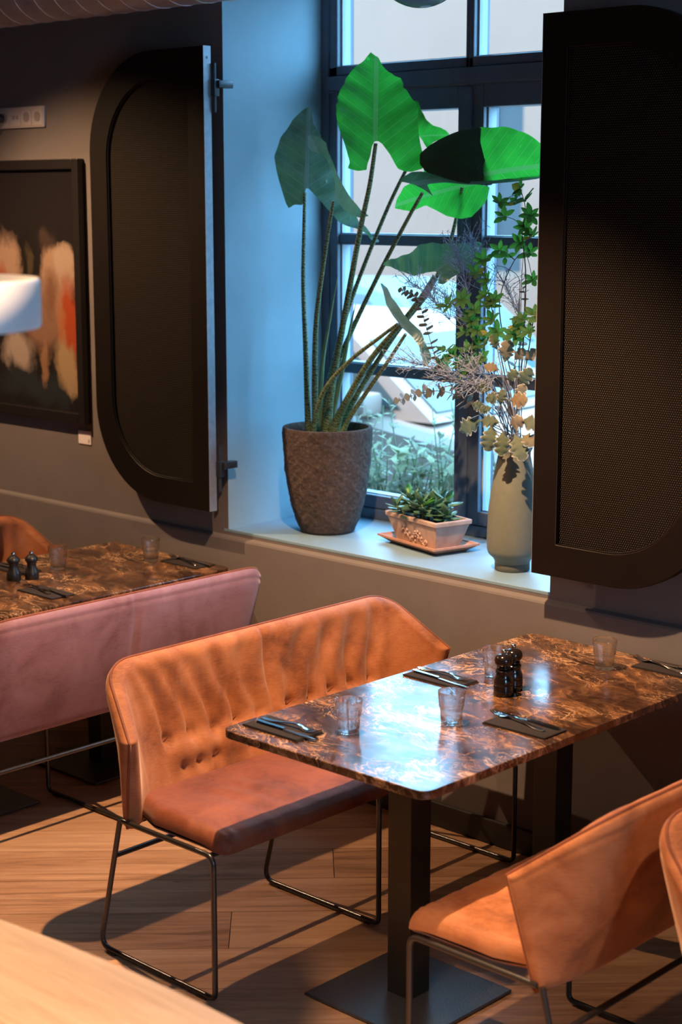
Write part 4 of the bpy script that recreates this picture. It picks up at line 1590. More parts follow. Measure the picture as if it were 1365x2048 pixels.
def big_plant():
    root = empty('potted_elephant_ear', POTC)
    tag(root, 'tall elephant ear plant with banded stalks in a rough brown pot', 'plant')
    inv = Matrix.Translation(-POTC)
    # pot
    H = .392
    prof = [(0, 0), (.088, 0), (.100, .004), (.118, .045), (.134, .10), (.147, .16), (.156, .22), (.162, .29), (.1655, .35), (.166, H - .004), (.164, H), (.152, H), (.149, H - .006), (.146, H - .07), (.135, H - .16), (0, H - .161)]
    mb = MB(); rn = random.Random(5)
    ph = [rn.uniform(0, 6) for _ in range(12)]
    def fr(a, r, z):
        if z > H - .012 or r < .09:
            return r
        k = 0
        for i in range(12):
            k += math.sin(a * (5 + 3 * i) + z * (40 + 25 * i) * (1 if i % 2 else -1) + ph[i])
        return r + k * .00055
    full = []
    for (r0, z0), (r1, z1) in zip(prof[:-1], prof[1:]):
        steps = max(1, int(abs(z1 - z0) / .008))
        for q in range(steps):
            full.append((r0 + (r1 - r0) * q / steps, z0 + (z1 - z0) * q / steps))
    full.append(prof[-1])
    mb.lathe(full, n=128, fr=fr)
    mb.build('pot', M['pot'], root, True, 60)
    mb = MB(); mb.lathe([(0, H - .075), (.08, H - .07), (.1455, H - .078), (.1455, H - .10), (0, H - .10)], n=40)
    mb.build('soil', M['soil'], root, True)
    # stalks: list of (pixel x, pixel y, Y) from crown to leaf
    zc = POTC.z + H - .09
    def px(l):
        return [at(x, y, Y=Y) for (x, y, Y) in l]
    def crown(a, r):
        return Vector((POTC.x + r * math.cos(a), POTC.y + r * math.sin(a), zc))
    def stalk(ctrl, r0, r1, name='stalk', m='petiole', flare=2.2):
        P = bez(ctrl, 40)
        n = len(P)
        R = []
        for i in range(n):
            t = i / (n - 1)
            R.append((r0 + (r1 - r0) * t) * (1 + (flare - 1) * max(0, 1 - t / .30) ** 1.5))
        mb = MB()
        mb.tube([p - POTC for p in P], R, 10)
        me = mb.mesh(name, M[m], True, 60, False)
        acc = [0]
        for i in range(1, n):
            acc.append(acc[-1] + (P[i] - P[i - 1]).length)
        set_uv(me, [(acc[min(i // 10, n - 1)], (i % 10) / 10) for i in range(len(me.vertices))])
        return mesh_obj(name, me, None, root)
    Yp = POTC.y
    S = {}
    S[2] = px([(617, 850, .27), (612, 700, .28), (607, 560, .285), (610, 385, .27)])
    S[3] = px([(632, 850, .26), (630, 760, .25), (633, 640, .25), (650, 510, .22), (667, 402, .205)])
    S[1] = px([(655, 850, .27), (668, 750, .27), (690, 630, .27), (720, 465, .27), (740, 370, .27), (752, 287, .26)])
    S[5] = px([(650, 850, .30), (660, 770, .32), (700, 670, .34), (760, 545, .35), (815, 440, .35), (846, 385, .33)])
    S[7] = px([(672, 850, .27), (700, 790, .26), (745, 715, .27), (805, 645, .28), (842, 595, .28), (869, 552, .28)])
    S[6] = px([(685, 850, .32), (720, 780, .34), (790, 670, .38), (860, 580, .42), (902, 480, .44), (925, 375, .44)])
    S[8] = px([(627, 855, .20), (650, 780, .17), (700, 722, .17), (760, 675, .19), (796, 648, .20)])
    S[9] = px([(690, 855, .24), (730, 790, .23), (775, 725, .22), (812, 668, .21)])
    S[10] = px([(640, 850, .30), (690, 640, .40), (770, 430, .46), (838, 290, .48)])
    for k, pts in S.items():
        rb = {1: .0155, 2: .0145, 3: .0145, 5: .0125, 7: .0155, 6: .012, 8: .010, 9: .0105, 10: .011}[k]
        base = pts[0]
        pts2 = [Vector((POTC.x + (base.x - POTC.x) * .8, POTC.y + (base.y - POTC.y) * .8, zc))] + pts
        stalk(pts2, rb, .0068 if k in (1, 7) else .0058)
    # pale sheath spears
    for l in ([(640, 850, .29), (645, 730, .30), (660, 640, .31), (676, 552, .31)], [(662, 850, .30), (685, 740, .31), (700, 660, .31), (712, 608, .31)]):
        pts = px(l)
        stalk([Vector((pts[0].x, pts[0].y, zc))] + pts, .016, .001, 'sheath', 'sheath', 1.0)
    # leaf blades: outlines laid on a tilted plane at the blade's own depth, then curved
    def Z2(l):       # coordinates read off an enlarged crop
        return [(540 + x / 2.4375, 80 + y / 2.4375) for x, y in l]
    def Z4(l):
        return [(540 + x / 2.275, 560 + y / 2.275) for x, y in l]
    def blade(out, P0, nrm, base, tip, cup=.5, wave=.006, seed=0, lim=True):
        nrm = Vector(nrm).normalized()
        rn = random.Random(seed)
        def hit(x, y):
            r = ray(x, y)
            return CAMP + r * ((P0 - CAMP).dot(nrm) / r.dot(nrm))
        b3, t3 = hit(*base), hit(*tip)
        u = t3 - b3
        Ln = u.length
        u.normalize()
        w = nrm.cross(u).normalized()
        Q = []
        n = len(out)
        for i in range(n):          # round the outline
            p, q = Vector(out[i] + (0,)), Vector(out[(i + 1) % n] + (0,))
            Q += [p * .90 + q * .10, p * .10 + q * .90]
        bm = bmesh.new()
        bv = [bm.verts.new(hit(p.x, p.y)) for p in Q]
        bm.faces.new(bv)
        bmesh.ops.triangulate(bm, faces=bm.faces[:], quad_method='BEAUTY', ngon_method='BEAUTY')
        for it in range(5):
            long_ = [e for e in bm.edges if e.calc_length() > .022]
            if not long_:
                break
            bmesh.ops.subdivide_edges(bm, edges=long_, cuts=1, use_grid_fill=False)
            bmesh.ops.triangulate(bm, faces=[f for f in bm.faces if len(f.verts) > 3])
        bmesh.ops.beautify_fill(bm, faces=bm.faces[:], edges=[e for e in bm.edges if not e.is_boundary])
        ph = rn.uniform(0, 6)
        uvs = []
        bm.verts.index_update()
        for v in bm.verts:
            d = v.co - b3
            t = d.dot(u) / Ln
            k = d.dot(w) / (Ln * .75)
            uvs.append((t, k))
            h = cup * .10 * min(1.2, abs(k)) ** 1.3 - .035 * abs(t - .3) ** 2 * 1.5
            h += wave * (math.sin(t * 19 - abs(k) * 9 + ph) * min(1, abs(k) * 1.6) + .7 * math.sin(t * 31 + ph * 2 + k * 4) * min(1, abs(k)) ** 2)
            v.co += nrm * h
            if lim:
                v.co.x = max(v.co.x, -1.776)
                v.co.y = min(v.co.y, .535)
            v.co -= POTC
        me = bpy.data.meshes.new('leaf')
        bm.to_mesh(me); bm.free()
        set_uv(me, uvs)
        me.shade_smooth()
        return me
    def leaf(me, m='leaf'):
        me.materials.append(M[m])
        return mesh_obj('leaf', me, None, root)
    def z2(x, y):
        return (540 + x / 2.4375, 80 + y / 2.4375)
    # big bright leaf facing the room
    o1 = Z2([(492, 36), (500, 44), (530, 66), (548, 110), (575, 145), (610, 175), (640, 185), (652, 215), (650, 240), (668, 258), (690, 290), (715, 325), (724, 360), (722, 420), (725, 470), (735, 520), (748, 570), (755, 610), (745, 632), (715, 640), (690, 645), (655, 640), (625, 620), (600, 580), (575, 540), (550, 505), (528, 490), (510, 492), (498, 515), (490, 560), (475, 600), (472, 622), (430, 628), (380, 622), (390, 590), (370, 530), (350, 475), (335, 430), (325, 380), (325, 330), (335, 310), (330, 290), (345, 260), (365, 220), (370, 190), (400, 150), (430, 110), (460, 85)])
    leaf(blade(o1, at(752, 283, Y=.26), (.60, -.68, .38), z2(515, 485), z2(520, 90), .5, .010, 1))
    # leaf against the reveal with its long hanging lobe
    o2 = Z2([(190, 310), (205, 330), (212, 400), (240, 445), (290, 540), (330, 640), (380, 760), (440, 860), (500, 910), (538, 935), (535, 948), (510, 945), (478, 912), (400, 888), (330, 865), (275, 805), (190, 722), (175, 722), (160, 800), (120, 795), (90, 808), (75, 780), (50, 700), (30, 620), (20, 560), (30, 520), (50, 470), (75, 430), (110, 380), (150, 335)])
    leaf(blade(o2, at(610, 377, Y=.27), (.62, -.66, .25), z2(178, 718), z2(190, 330), -.7, .012, 2), 'leaf_grey')
    # folded leaf
    o3 = Z2([(185, 455), (200, 448), (240, 465), (275, 500), (283, 540), (300, 590), (330, 660), (360, 720), (400, 780), (450, 835), (485, 860), (440, 862), (400, 850), (360, 820), (325, 775), (318, 770), (318, 700), (308, 650), (290, 610), (270, 570), (240, 545), (205, 540), (185, 510)])
    leaf(blade(o3, at(668, 400, Y=.205), (.66, -.66, .35), z2(320, 770), z2(195, 460), .8, .004, 3), 'leaf_pale')
    # leaf behind the big one
    o4 = Z2([(690, 300), (735, 310), (745, 345), (770, 395), (800, 420), (830, 425), (860, 440), (895, 458), (850, 470), (800, 500), (770, 530), (745, 490), (715, 450), (690, 380)])
    leaf(blade(o4, at(838, 290, Y=.47), (.45, -.85, .15), z2(725, 470), z2(880, 458), .3, .006, 4))
    # wide boat-shaped leaf: far half upright, near half seen edge on
    P5 = at(850, 385, Y=.30)
    o5 = Z2([(745, 545), (770, 525), (850, 475), (900, 450), (960, 425), (1020, 412), (1100, 408), (1180, 416), (1230, 433), (1280, 462), (1330, 500), (1390, 560), (1400, 610), (1310, 655), (1200, 678), (1100, 697), (1000, 702), (900, 688), (800, 668), (745, 640), (735, 590)])
    leaf(blade(o5, P5, (.35, -.88, .42), z2(900, 680), z2(1390, 590), -.35, .005, 5))
    o5b = Z2([(630, 680), (655, 655), (690, 638), (740, 637), (800, 650), (900, 678), (1000, 690), (1100, 682), (1200, 662), (1310, 640), (1385, 610), (1390, 625), (1300, 662), (1200, 682), (1080, 702), (960, 706), (850, 694), (765, 700), (782, 735), (797, 762), (750, 725), (700, 697), (655, 684)])
    leaf(blade(o5b, P5 + Vector((.010, -.030, 0)), (.30, -.72, .75), z2(740, 690), z2(1390, 615), .2, .003, 6), 'leaf_grey')
    o5_shade = Z2([(728, 548), (765, 520), (850, 470), (930, 436), (1022, 408), (1018, 480), (1040, 570), (1082, 660), (1070, 690), (960, 695), (860, 675), (760, 640), (728, 600)])
    leaf(blade(o5_shade, P5 + Vector((.008, -.024, 0)), (.35, -.88, .42), z2(760, 580), z2(1040, 520), -.05, .002, 7), 'leaf_shade')  # dark sheet laid before the blade to stand for its shaded part
    # bright leaf beneath it
    o6 = Z2([(600, 800), (610, 770), (650, 715), (700, 690), (800, 690), (900, 690), (1000, 700), (1065, 710), (1055, 770), (1040, 800), (1005, 845), (990, 865), (940, 875), (870, 862), (820, 835), (760, 805), (690, 835), (640, 825), (598, 815)])
    leaf(blade(o6, at(925, 372, Y=.44), (.38, -.90, .15), z2(935, 712), z2(605, 800), .3, .006, 8))
    # grey green leaf among the bouquet
    o7 = Z2([(540, 1082), (600, 1070), (680, 1055), (760, 1010), (850, 1005), (950, 990), (1010, 970), (1030, 975), (1025, 995), (1050, 1000), (1035, 1040), (1005, 1080), (990, 1110), (940, 1140), (890, 1180), (850, 1200), (820, 1190), (830, 1150), (808, 1125), (760, 1128), (700, 1140), (640, 1120), (580, 1098)])
    leaf(blade(o7, at(868, 552, Y=.28), (.35, -.80, .50), z2(808, 1122), z2(1035, 985), .5, .005, 9), 'leaf_grey')
    # narrow leaf seen edge on
    o8 = [(760, 514)] + Z4([(520, 10), (530, 80), (560, 150), (600, 215), (650, 260), (680, 300), (700, 360), (715, 378), (735, 352), (735, 330), (710, 290), (690, 240), (640, 190), (610, 150), (580, 90), (555, 40), (540, -20), (524, -60)])
    leaf(blade(o8, at(803, 655, Y=.20), (.55, -.62, .55), Z4([(600, 200)])[0], Z4([(715, 370)])[0], .3, .003, 10), 'leaf_pale')
    return root


M['sheath'] = simple('pale_sheath', (0.16, 0.24, 0.11), 0.5, noise=0.2, nscale=30)
big_plant()


# ------------------------------------------------------------------ terracotta planter with succulent
def planter():
    A = at(735, 1076, Z=SILL); Fp = at(868, 1116, Z=SILL)
    c0 = at(840, 1092, Z=SILL)
    ang = math.atan2(Fp.y - A.y, Fp.x - A.x)
    Lx, Ly = .345, .200
    ex = Vector((math.cos(ang), math.sin(ang), 0)); ey = Vector((-math.sin(ang), math.cos(ang), 0))
    ctr = Fp - ex * (Lx / 2) + ey * (Ly / 2)
    ctr.z = SILL
    sa = empty('plant_saucer', ctr, ang)
    mb = MB()
    def rect(lx, ly):
        return [(-lx / 2, -ly / 2), (lx / 2, -ly / 2), (lx / 2, ly / 2), (-lx / 2, ly / 2)]
    rings = [(rect(Lx - .07, Ly - .07), 0), (rect(Lx - .012, Ly - .012), .020), (rect(Lx, Ly), .022), (rect(Lx, Ly), .029), (rect(Lx - .014, Ly - .014), .029), (rect(Lx - .022, Ly - .022), .024), (rect(Lx - .078, Ly - .078), .008)]
    vs = []
    for P, z in rings:
        vs += [(x, y, z) for x, y in P]
    fs = [(3, 2, 1, 0)]
    for k in range(len(rings) - 1):
        for i in range(4):
            j = (i + 1) % 4
            fs.append((4 * k + i, 4 * k + j, 4 * k + 4 + j, 4 * k + 4 + i))
    q = 4 * (len(rings) - 1)
    fs.append((q, q + 1, q + 2, q + 3))
    mb.add(vs, fs)
    mb.build('dish', M['terracotta_dark'], sa)
    tag(sa, 'orange terracotta saucer beneath the rectangular planter on the sill', 'saucer')
    root = empty('potted_succulent', ctr + Vector((0, 0, .0085)), ang)
    tag(root, 'jade succulent in a pale terracotta trough with vine relief', 'plant')
    H = .106
    rings = [(rect(.232, .098), 0), (rect(.238, .104), .006), (rect(.292, .146), H - .020), (rect(.306, .158), H - .016), (rect(.308, .160), H - .003), (rect(.304, .156), H), (rect(.284, .138), H), (rect(.280, .134), H - .02)]
    vs = []
    for P, z in rings:
        vs += [(x, y, z) for x, y in P]
    fs = [(3, 2, 1, 0)]
    for k in range(len(rings) - 1):
        for i in range(4):
            j = (i + 1) % 4
            fs.append((4 * k + i, 4 * k + j, 4 * k + 4 + j, 4 * k + 4 + i))
    q = 4 * (len(rings) - 1)
    fs.append((q, q + 1, q + 2, q + 3))
    mb = MB(); mb.add(vs, fs)
    po = mb.build('trough', M['terracotta'], root)
    bv = po.modifiers.new('bevel', 'BEVEL'); bv.width = .003; bv.segments = 2
    # vine relief on the long face
    def face_y(z):
        return -(.052 + .021 * (z - .006) / (H - .026)) - .0012
    def onface(s, t):     # s along, t height 0..1
        z = .006 + (H - .028) * t
        return Vector((s, face_y(z), z))
    mb = MB()
    vine = [onface(-.075 + .15 * k / 14, .42 + .22 * math.sin(k * .9) - .012 * k) for k in range(15)]
    mb.tube(bez(vine, 40), .0030, 6)
    rn = random.Random(2)
    for k in range(13):
        p = vine[k + 1]
        for sgn in (-1, 1):
            d = Vector((rn.uniform(-.004, .012), 0, sgn * rn.uniform(.008, .014)))
            cpos = p + d
            cpos.y = face_y(cpos.z)
            tmp = MB().lathe([(0, -.0065), (.0045, -.004), (.0062, 0), (.0045, .004), (0, .0065)], n=8)
            mb.add([(cpos.x + v[0], cpos.y + v[1] * .55, cpos.z + v[2]) for v in tmp.v], tmp.f)
    mb.build('vine_relief', M['terracotta'], po, True)
    mb = MB(); mb.add([(x, y, H - .018) for x, y in rect(.279, .133)], [(0, 1, 2, 3)])
    mb.build('soil', M['soil'], root)
    # succulent leaves
    lm = MB()
    nU, nV = 9, 8
    vs = []
    for i in range(nU + 1):
        t = i / nU
        w = .0115 * (max(0.0, math.sin(PI * (t ** 1.35))) ** .75 if 0 < t < 1 else 0) + .0012
        th = .0032 * math.sin(PI * min(1, t * .95 + .05)) + .0006
        for k in range(nV):
            a = 2 * PI * k / nV
            vs.append((t * .052, w * math.cos(a), th * math.sin(a) + .006 * t * t))
    fs = []
    for i in range(nU):
        for k in range(nV):
            l = (k + 1) % nV
            fs.append((i * nV + k, i * nV + l, (i + 1) * nV + l, (i + 1) * nV + k))
    fs.append(tuple(range(nV))); fs.append(tuple(nU * nV + k for k in range(nV)))
    lm.add(vs, fs)
    lme = lm.mesh('leaf', M['succulent'], True)
    lme2 = lme.copy(); lme2.materials.clear(); lme2.materials.append(M['leaf'])
    rn = random.Random(21)
    for s in range(15):
        bx, by = rn.uniform(-.115, .115), rn.uniform(-.045, .045)
        if s < 4:
            bx = rn.uniform(-.03, .05)
        h = rn.uniform(.030, .065) + (.035 if abs(bx - .01) < .05 else 0)
        lean = Vector((bx * .40 + rn.uniform(-.012, .012), by * .45 - .008 + rn.uniform(-.012, .012), h))
        p0 = Vector((bx, by, H - .02)); p1 = p0 + lean
        mb = MB(); mb.tube([p0, p0.lerp(p1, .5) + Vector((0, 0, .004)), p1], [.0045, .0038, .0028], 6)
        st = mb.build('stem', M['green_stem'], root, True)
        nl = rn.randint(9, 12)
        for k in range(nl):
            o = mesh_obj('leaf', lme2 if (rn.random() < .10 and k > 4) else lme, None, st)
            t = .45 + .55 * k / nl
            p = p0.lerp(p1, t)
            az = k * 2.4 + rn.uniform(-.3, .3)
            el = -.15 + 1.15 * (k / nl) ** 1.6 + rn.uniform(-.15, .15)
            o.location = p
            o.rotation_euler = (rn.uniform(-.3, .3), -el, az)
            sc = rn.uniform(.9, 1.4) * (1.0 - .2 * (k / nl))
            o.scale = (sc, sc, sc)


planter()


# ------------------------------------------------------------------ vase with dried bouquet
VC = Vector((-.594, .210, SILL))


def vase():
    root = empty('ceramic_vase', VC)
    tag(root, 'tall sage grey ceramic vase on the sill beside the shutter', 'vase')
    H = .415
    prof = [(.0585, .026), (.0605, .034), (.066, .043), (.0765, .052), (.0815, .058), (.0850, .070), (.0865, .10), (.0855, .14), (.083, .20), (.076, .26), (.067, .32), (.059, .36), (.054, .385), (.054, .398), (.060, .410), (.0615, H), (.057, H), (.050, .392), (.050, .375), (.060, .33), (.06, .10), (0, .095)]
    def fr(a, r, z):
        return r
    full = [(0, .025)] + prof
    MB().lathe(full, n=56).build('body', M['vase'], root, True, 45)
    MB().lathe([(0, 0), (.056, 0), (.0585, .003), (.0585, .024), (.058, .0262), (0, .0255)], n=56).build('foot', M['vase_foot'], root, True, 45)


vase()


def flat_leaf_mesh(name, m, L_=.030, W_=.011, curve=.006, cup=.004):
    vs, fs, uvs = [], [], []
    n = 6
    for i in range(n + 1):
        t = i / n
        w = W_ * (max(0.0, math.sin(PI * (t * .92 + .04) ** .95)) ** .9)
        for j, c in enumerate((-1, 0, 1)):
            vs.append((t * L_, c * w, curve * t * t + cup * abs(c)))
            uvs.append((t, c))
    for i in range(n):
        for j in range(2):
            fs.append((i * 3 + j, (i + 1) * 3 + j, (i + 1) * 3 + j + 1, i * 3 + j + 1))
    me = bpy.data.meshes.new(name)
    me.from_pydata(vs, [], fs)
    set_uv(me, uvs)
    me.shade_smooth()
    me.materials.append(m)
    return me


def miller_mesh(seed):
    """felted leaf with rounded pinnate lobes"""
    rn = random.Random(seed)
    Ln = .085
    nt_, nc = 44, 8
    ph = rn.uniform(0, 1)
    vs, uvs, fs = [], [], []
    for i in range(nt_ + 1):
        t = i / nt_
        env = .37 * max(0.0, math.sin(PI * min(1.0, t * .93 + .07) ** 1.15)) ** .62
        for j in range(-nc, nc + 1):
            c = j / nc
            sc_ = .5 + .5 * math.cos(2 * PI * (4.0 * t + ph + (.12 if c > 0 else 0)))
            w = env * (1 - .42 * (1 - sc_) ** 2 * (1 - t * .3))
            fan = .14 * abs(c) * (1 - t)          # side lobes point forward
            x = (t + fan * (t < 1)) * Ln
            y = c * w * Ln
            z = .008 * math.sin(PI * t) - .012 * c * c * (.5 + .5 * math.sin(t * 9 + seed)) - .014 * t * t + .002 * math.cos(2 * PI * 4 * t) * abs(c)
            vs.append((x, y, z)); uvs.append((max(abs(c), (t - .86) / .14 if t > .86 else 0), 0))
    m = 2 * nc + 1
    for i in range(nt_):
        for j in range(2 * nc):
            fs.append((i * m + j, (i + 1) * m + j, (i + 1) * m + j + 1, i * m + j + 1))
    me = bpy.data.meshes.new('felted_leaf')
    me.from_pydata(vs, [], fs)
    set_uv(me, uvs)
    me.shade_smooth()
    me.materials.append(M['miller'])
    return me


def bouquet():
    root = empty('dried_bouquet', VC + Vector((0, 0, .10)))
    O = root.location.copy()
    tag(root, 'mixed dried bouquet of green, silver and lilac sprigs in the vase', 'bouquet')
    rn = random.Random(77)
    mouth = VC + Vector((0, 0, .41))
    low = VC + Vector((0, 0, .102))
    sm_leaf = flat_leaf_mesh('leaf', M['shrub_leaf'], .037, .0092, .008, .003)
    ye_leaf = flat_leaf_mesh('leaf', M['yellow_leaf'], .034, .013)
    disc = flat_leaf_mesh('leaf', M['euca'], .021, .0115, .002, .001)
    def twig(ctrl, r0=.0028, r1=.0012, m='twig', name='twig', n=24):
        P = bez(ctrl, n)
        mb = MB()
        k = len(P)
        mb.tube([p - O for p in P], [r0 + (r1 - r0) * i / (k - 1) for i in range(k)], 6)
        return mb.build(name, M[m], root, True), P
    def inside():
        a, r = rn.uniform(0, 2 * PI), rn.uniform(.008, .032)
        b_ = Vector((r * math.cos(a), r * math.sin(a), 0))
        return [low + b_ * .6, mouth + b_]
    def rosette(parent, p, axis, n=7, sc=1.0, me=None):
        axis = axis.normalized()
        q = axis.to_track_quat('X', 'Z')
        for k in range(n):
            az = 2 * PI * k / n + rn.uniform(-.25, .25)
            open_ = rn.uniform(.75, 1.25)
            rot = q.to_matrix() @ Matrix.Rotation(az, 3, 'X') @ Matrix.Rotation(-open_, 3, 'Y')
            o = mesh_obj('leaf', me or (ye_leaf if rn.random() < .035 else sm_leaf), None, parent)
            s = sc * rn.uniform(.8, 1.15)
            o.matrix_local = Matrix.Translation(p - O + axis * rn.uniform(-.006, .004)) @ (rot @ Matrix.Scale(s, 3)).to_4x4()
    # leafy green branches: each is a path of pixels with a Y depth and rosettes on it
    branches = [
        [(1040, 780, .17), (1050, 640, .15), (1052, 540, .14), (1045, 470, .13), (1052, 420, .12), (1040, 372, .11)],
        [(1040, 800, .17), (1058, 700, .12), (1068, 640, .09), (1080, 632, .06)],
        [(1020, 800, .17), (1000, 700, .15), (985, 620, .14), (972, 560, .13), (968, 520, .12)],
        [(1015, 800, .16), (960, 710, .13), (935, 650, .11), (925, 612, .10), (895, 608, .09)],
        [(1010, 810, .17), (950, 740, .12), (915, 715, .10), (893, 700, .08)],
        [(1030, 790, .20), (1010, 690, .20), (1000, 600, .20), (1030, 520, .19), (1060, 500, .18)],
        [(1025, 800, .18), (980, 740, .16), (955, 680, .14), (945, 630, .13), (930, 590, .12)],
    ]
    sites = [
        [(1040, 376, .11, 5), (1052, 398, .12, 7), (1030, 402, .11, 6), (1000, 405, .11, 6), (1062, 430, .12, 7), (1008, 432, .12, 5), (1050, 455, .13, 7), (1040, 485, .13, 6), (1064, 470, .12, 6)],
        [(1045, 638, .10, 8), (1072, 628, .08, 7), (1082, 634, .06, 5), (1036, 655, .10, 7), (1058, 664, .09, 8), (1030, 668, .11, 6)],
        [(968, 520, .12, 7), (955, 545, .12, 6), (976, 560, .13, 7), (990, 600, .14, 7), (970, 590, .13, 6), (985, 640, .14, 7), (978, 612, .13, 6), (995, 664, .14, 6)],
        [(895, 610, .09, 7), (925, 600, .10, 7), (940, 640, .11, 8), (955, 660, .12, 7), (930, 665, .11, 6)],
        [(890, 700, .08, 6), (905, 712, .09, 8), (888, 728, .09, 6), (920, 726, .10, 8), (938, 700, .11, 7), (925, 745, .10, 6)],
        [(1060, 505, .18, 6), (1000, 500, .17, 5), (1010, 512, .18, 4), (1066, 560, .18, 5)],
        [(955, 690, .13, 8), (965, 715, .13, 7), (945, 725, .12, 7), (972, 680, .14, 6), (950, 620, .12, 6)],
    ]
    for ctrl, st in zip(branches, sites):
        pts = [at(x, y, Y=Y) for x, y, Y in ctrl]
        tw, P = twig(inside() + pts, .0030, .0011)
        for (x, y, Y, k) in st:
            p = at(x, y, Y=Y)
            axis = Vector((rn.uniform(-.3, .7), -1 + rn.uniform(-.2, .6), rn.uniform(.2, 1.0)))
            # side shoot from the nearest point of the branch
            q = min(P, key=lambda w: (w - p).length)
            if (q - p).length > .006:
                mb = MB(); mb.tube([q - O, q.lerp(p, .5) - O + Vector((0, 0, .006)), p - O], [.0013, .0011, .0009], 5)
                mb.build('shoot', M['twig'], tw, True)
            rosette(tw, p, axis, k, 1.0)
    # eucalyptus
    for ctrl, npair, sc in (([(985, 850, .15), (930, 800, .12), (880, 735, .08), (855, 660, .07), (835, 600, .07), (800, 578, .06)], 28, 1.45),
                            ([(990, 860, .14), (930, 800, .09), (880, 782, .05), (830, 790, .04), (785, 806, .03)], 14, 1.55),
                            ([(1000, 830, .18), (1040, 700, .18), (1050, 600, .19), (1044, 570, .19)], 9, 1.3)):
        pts = [at(x, y, Y=Y) for x, y, Y in ctrl]
        tw, P = twig(inside() + pts, .0022, .0008, n=60)
        m = len(P)
        for k in range(npair):
            i = int(m * (.42 + .57 * k / npair))
            i = min(m - 2, i)
            p = P[i]; d = (P[i + 1] - P[i - 1]).normalized()
            for s in (0, 1):
                az = k * 1.57 + s * PI + rn.uniform(-.3, .3)
                rot = d.to_track_quat('X', 'Z').to_matrix() @ Matrix.Rotation(az, 3, 'X') @ Matrix.Rotation(-1.15, 3, 'Y')
                o = mesh_obj('leaf', disc, None, tw)
                ss = sc * (1.15 - .55 * k / npair) * rn.uniform(.85, 1.15)
                o.matrix_local = Matrix.Translation(p - O) @ (rot @ Matrix.Scale(ss, 3)).to_4x4()
    # felted silver leaves
    mm = [miller_mesh(s) for s in range(4)]
    spots = [(962, 840, .11, 905, 868, .08, .95), (985, 850, .10, 975, 905, .07, .9), (1008, 862, .10, 1003, 912, .07, .95), (1030, 868, .10, 1048, 922, .07, 1.0), (1000, 845, .11, 948, 838, .08, .72),
             (1020, 850, .10, 1045, 840, .07, .75), (1020, 800, .10, 1060, 800, .08, .8), (1005, 790, .12, 970, 800, .09, .7), (1010, 725, .13, 1018, 672, .11, .8), (1000, 740, .13, 968, 730, .10, .62),
             (1040, 770, .12, 1065, 735, .11, .75), (985, 780, .12, 948, 768, .09, .7), (1045, 840, .10, 1075, 850, .08, .8), (1030, 720, .14, 1058, 690, .12, .6), (975, 820, .12, 940, 805, .09, .55), (1000, 810, .10, 1008, 775, .08, .6),
             (1050, 720, .13, 1075, 700, .12, .6), (1015, 760, .12, 1035, 742, .10, .6), (1045, 870, .10, 1072, 890, .08, .7), (985, 815, .11, 958, 822, .09, .6), (1035, 800, .11, 1050, 765, .10, .6), (995, 700, .14, 985, 670, .12, .55)]
    for k, (x0, y0, Y0, x1, y1, Y1, sc) in enumerate(spots):
        p0, p1 = at(x0, y0, Y=Y0), at(x1, y1, Y=Y1)
        pa = inside()[1]
        tw, P = twig([pa - Vector((0, 0, .05)), pa, pa.lerp(p0, .6) + Vector((0, 0, .02)), p0], .0022, .0016, 'sprig', 'leaf_stalk', 12)
        d = (p1 - p0).normalized()
        toward = (CAMP - p0).normalized()
        zax = (toward - d * toward.dot(d)).normalized()
        zax = (zax + Vector((rn.uniform(-.25, .25), rn.uniform(-.25, .25), rn.uniform(-.1, .3)))); zax = (zax - d * zax.dot(d)).normalized()
        yax = zax.cross(d)
        rot = Matrix((d, yax, zax)).transposed()
        o = mesh_obj('felted_leaf', mm[k % 4], None, tw)
        sc2 = (p1 - p0).length / .085 * 1.0
        sc2 = max(.7 * sc, min(sc2, 1.15 * sc)) * .98
        o.matrix_local = Matrix.Translation(p0 - O) @ (rot @ Matrix.Scale(sc2, 3)).to_4x4()
    # lilac dried sprigs: fine branching wisps
    def wisp(ctrl, spread, nb, ln, name='dried_sprig'):
        pts = [at(x, y, Y=Y) for x, y, Y in ctrl]
        mb = MB()
        P = bez(inside() + pts, 40)
        mb.tube([p - O for p in P], [.0016 - .0010 * i / (len(P) - 1) for i in range(len(P))], 5)
        m = len(P)
        for k in range(nb):
            i = rn.randint(int(m * .60), m - 2)
            d = (P[i + 1] - P[i - 1]).normalized()
            side = Vector((rn.uniform(-1, 1), rn.uniform(-.8, .3), rn.uniform(-.5, 1))).normalized()
            dd = (d + side * spread).normalized()
            q = P[i]
            path = [q]
            for s in range(4):
                dd = (dd + Vector((rn.uniform(-1, 1), rn.uniform(-1, 1), rn.uniform(-1, 1))) * .35).normalized()
                q = q + dd * ln * rn.uniform(.18, .33)
                path.append(q)
            mb.tube([p - O for p in path], [.0011, .0010, .0009, .0008, .0005], 4)
            for s in range(3):
                q0 = path[rn.randint(1, 4)]
                q1 = q0 + Vector((rn.uniform(-1, 1), rn.uniform(-1, 1), rn.uniform(-.6, 1))) * ln * .22
                mb.tube([q0 - O, q0.lerp(q1, .5) - O, q1 - O], [.0009, .0008, .0005], 4)
        mb.build(name, M['sprig'], root, True)
    wisp([(960, 700, .14), (900, 640, .12), (860, 590, .11), (812, 560, .10)], .9, 60, .075)
    wisp([(970, 720, .15), (930, 640, .15), (890, 590, .15)], 1.1, 60, .085)
    wisp([(970, 780, .13), (920, 750, .09), (860, 735, .06), (800, 715, .04)], .55, 60, .085)
    wisp([(975, 790, .12), (930, 765, .10), (870, 760, .08)], .9, 45, .07)
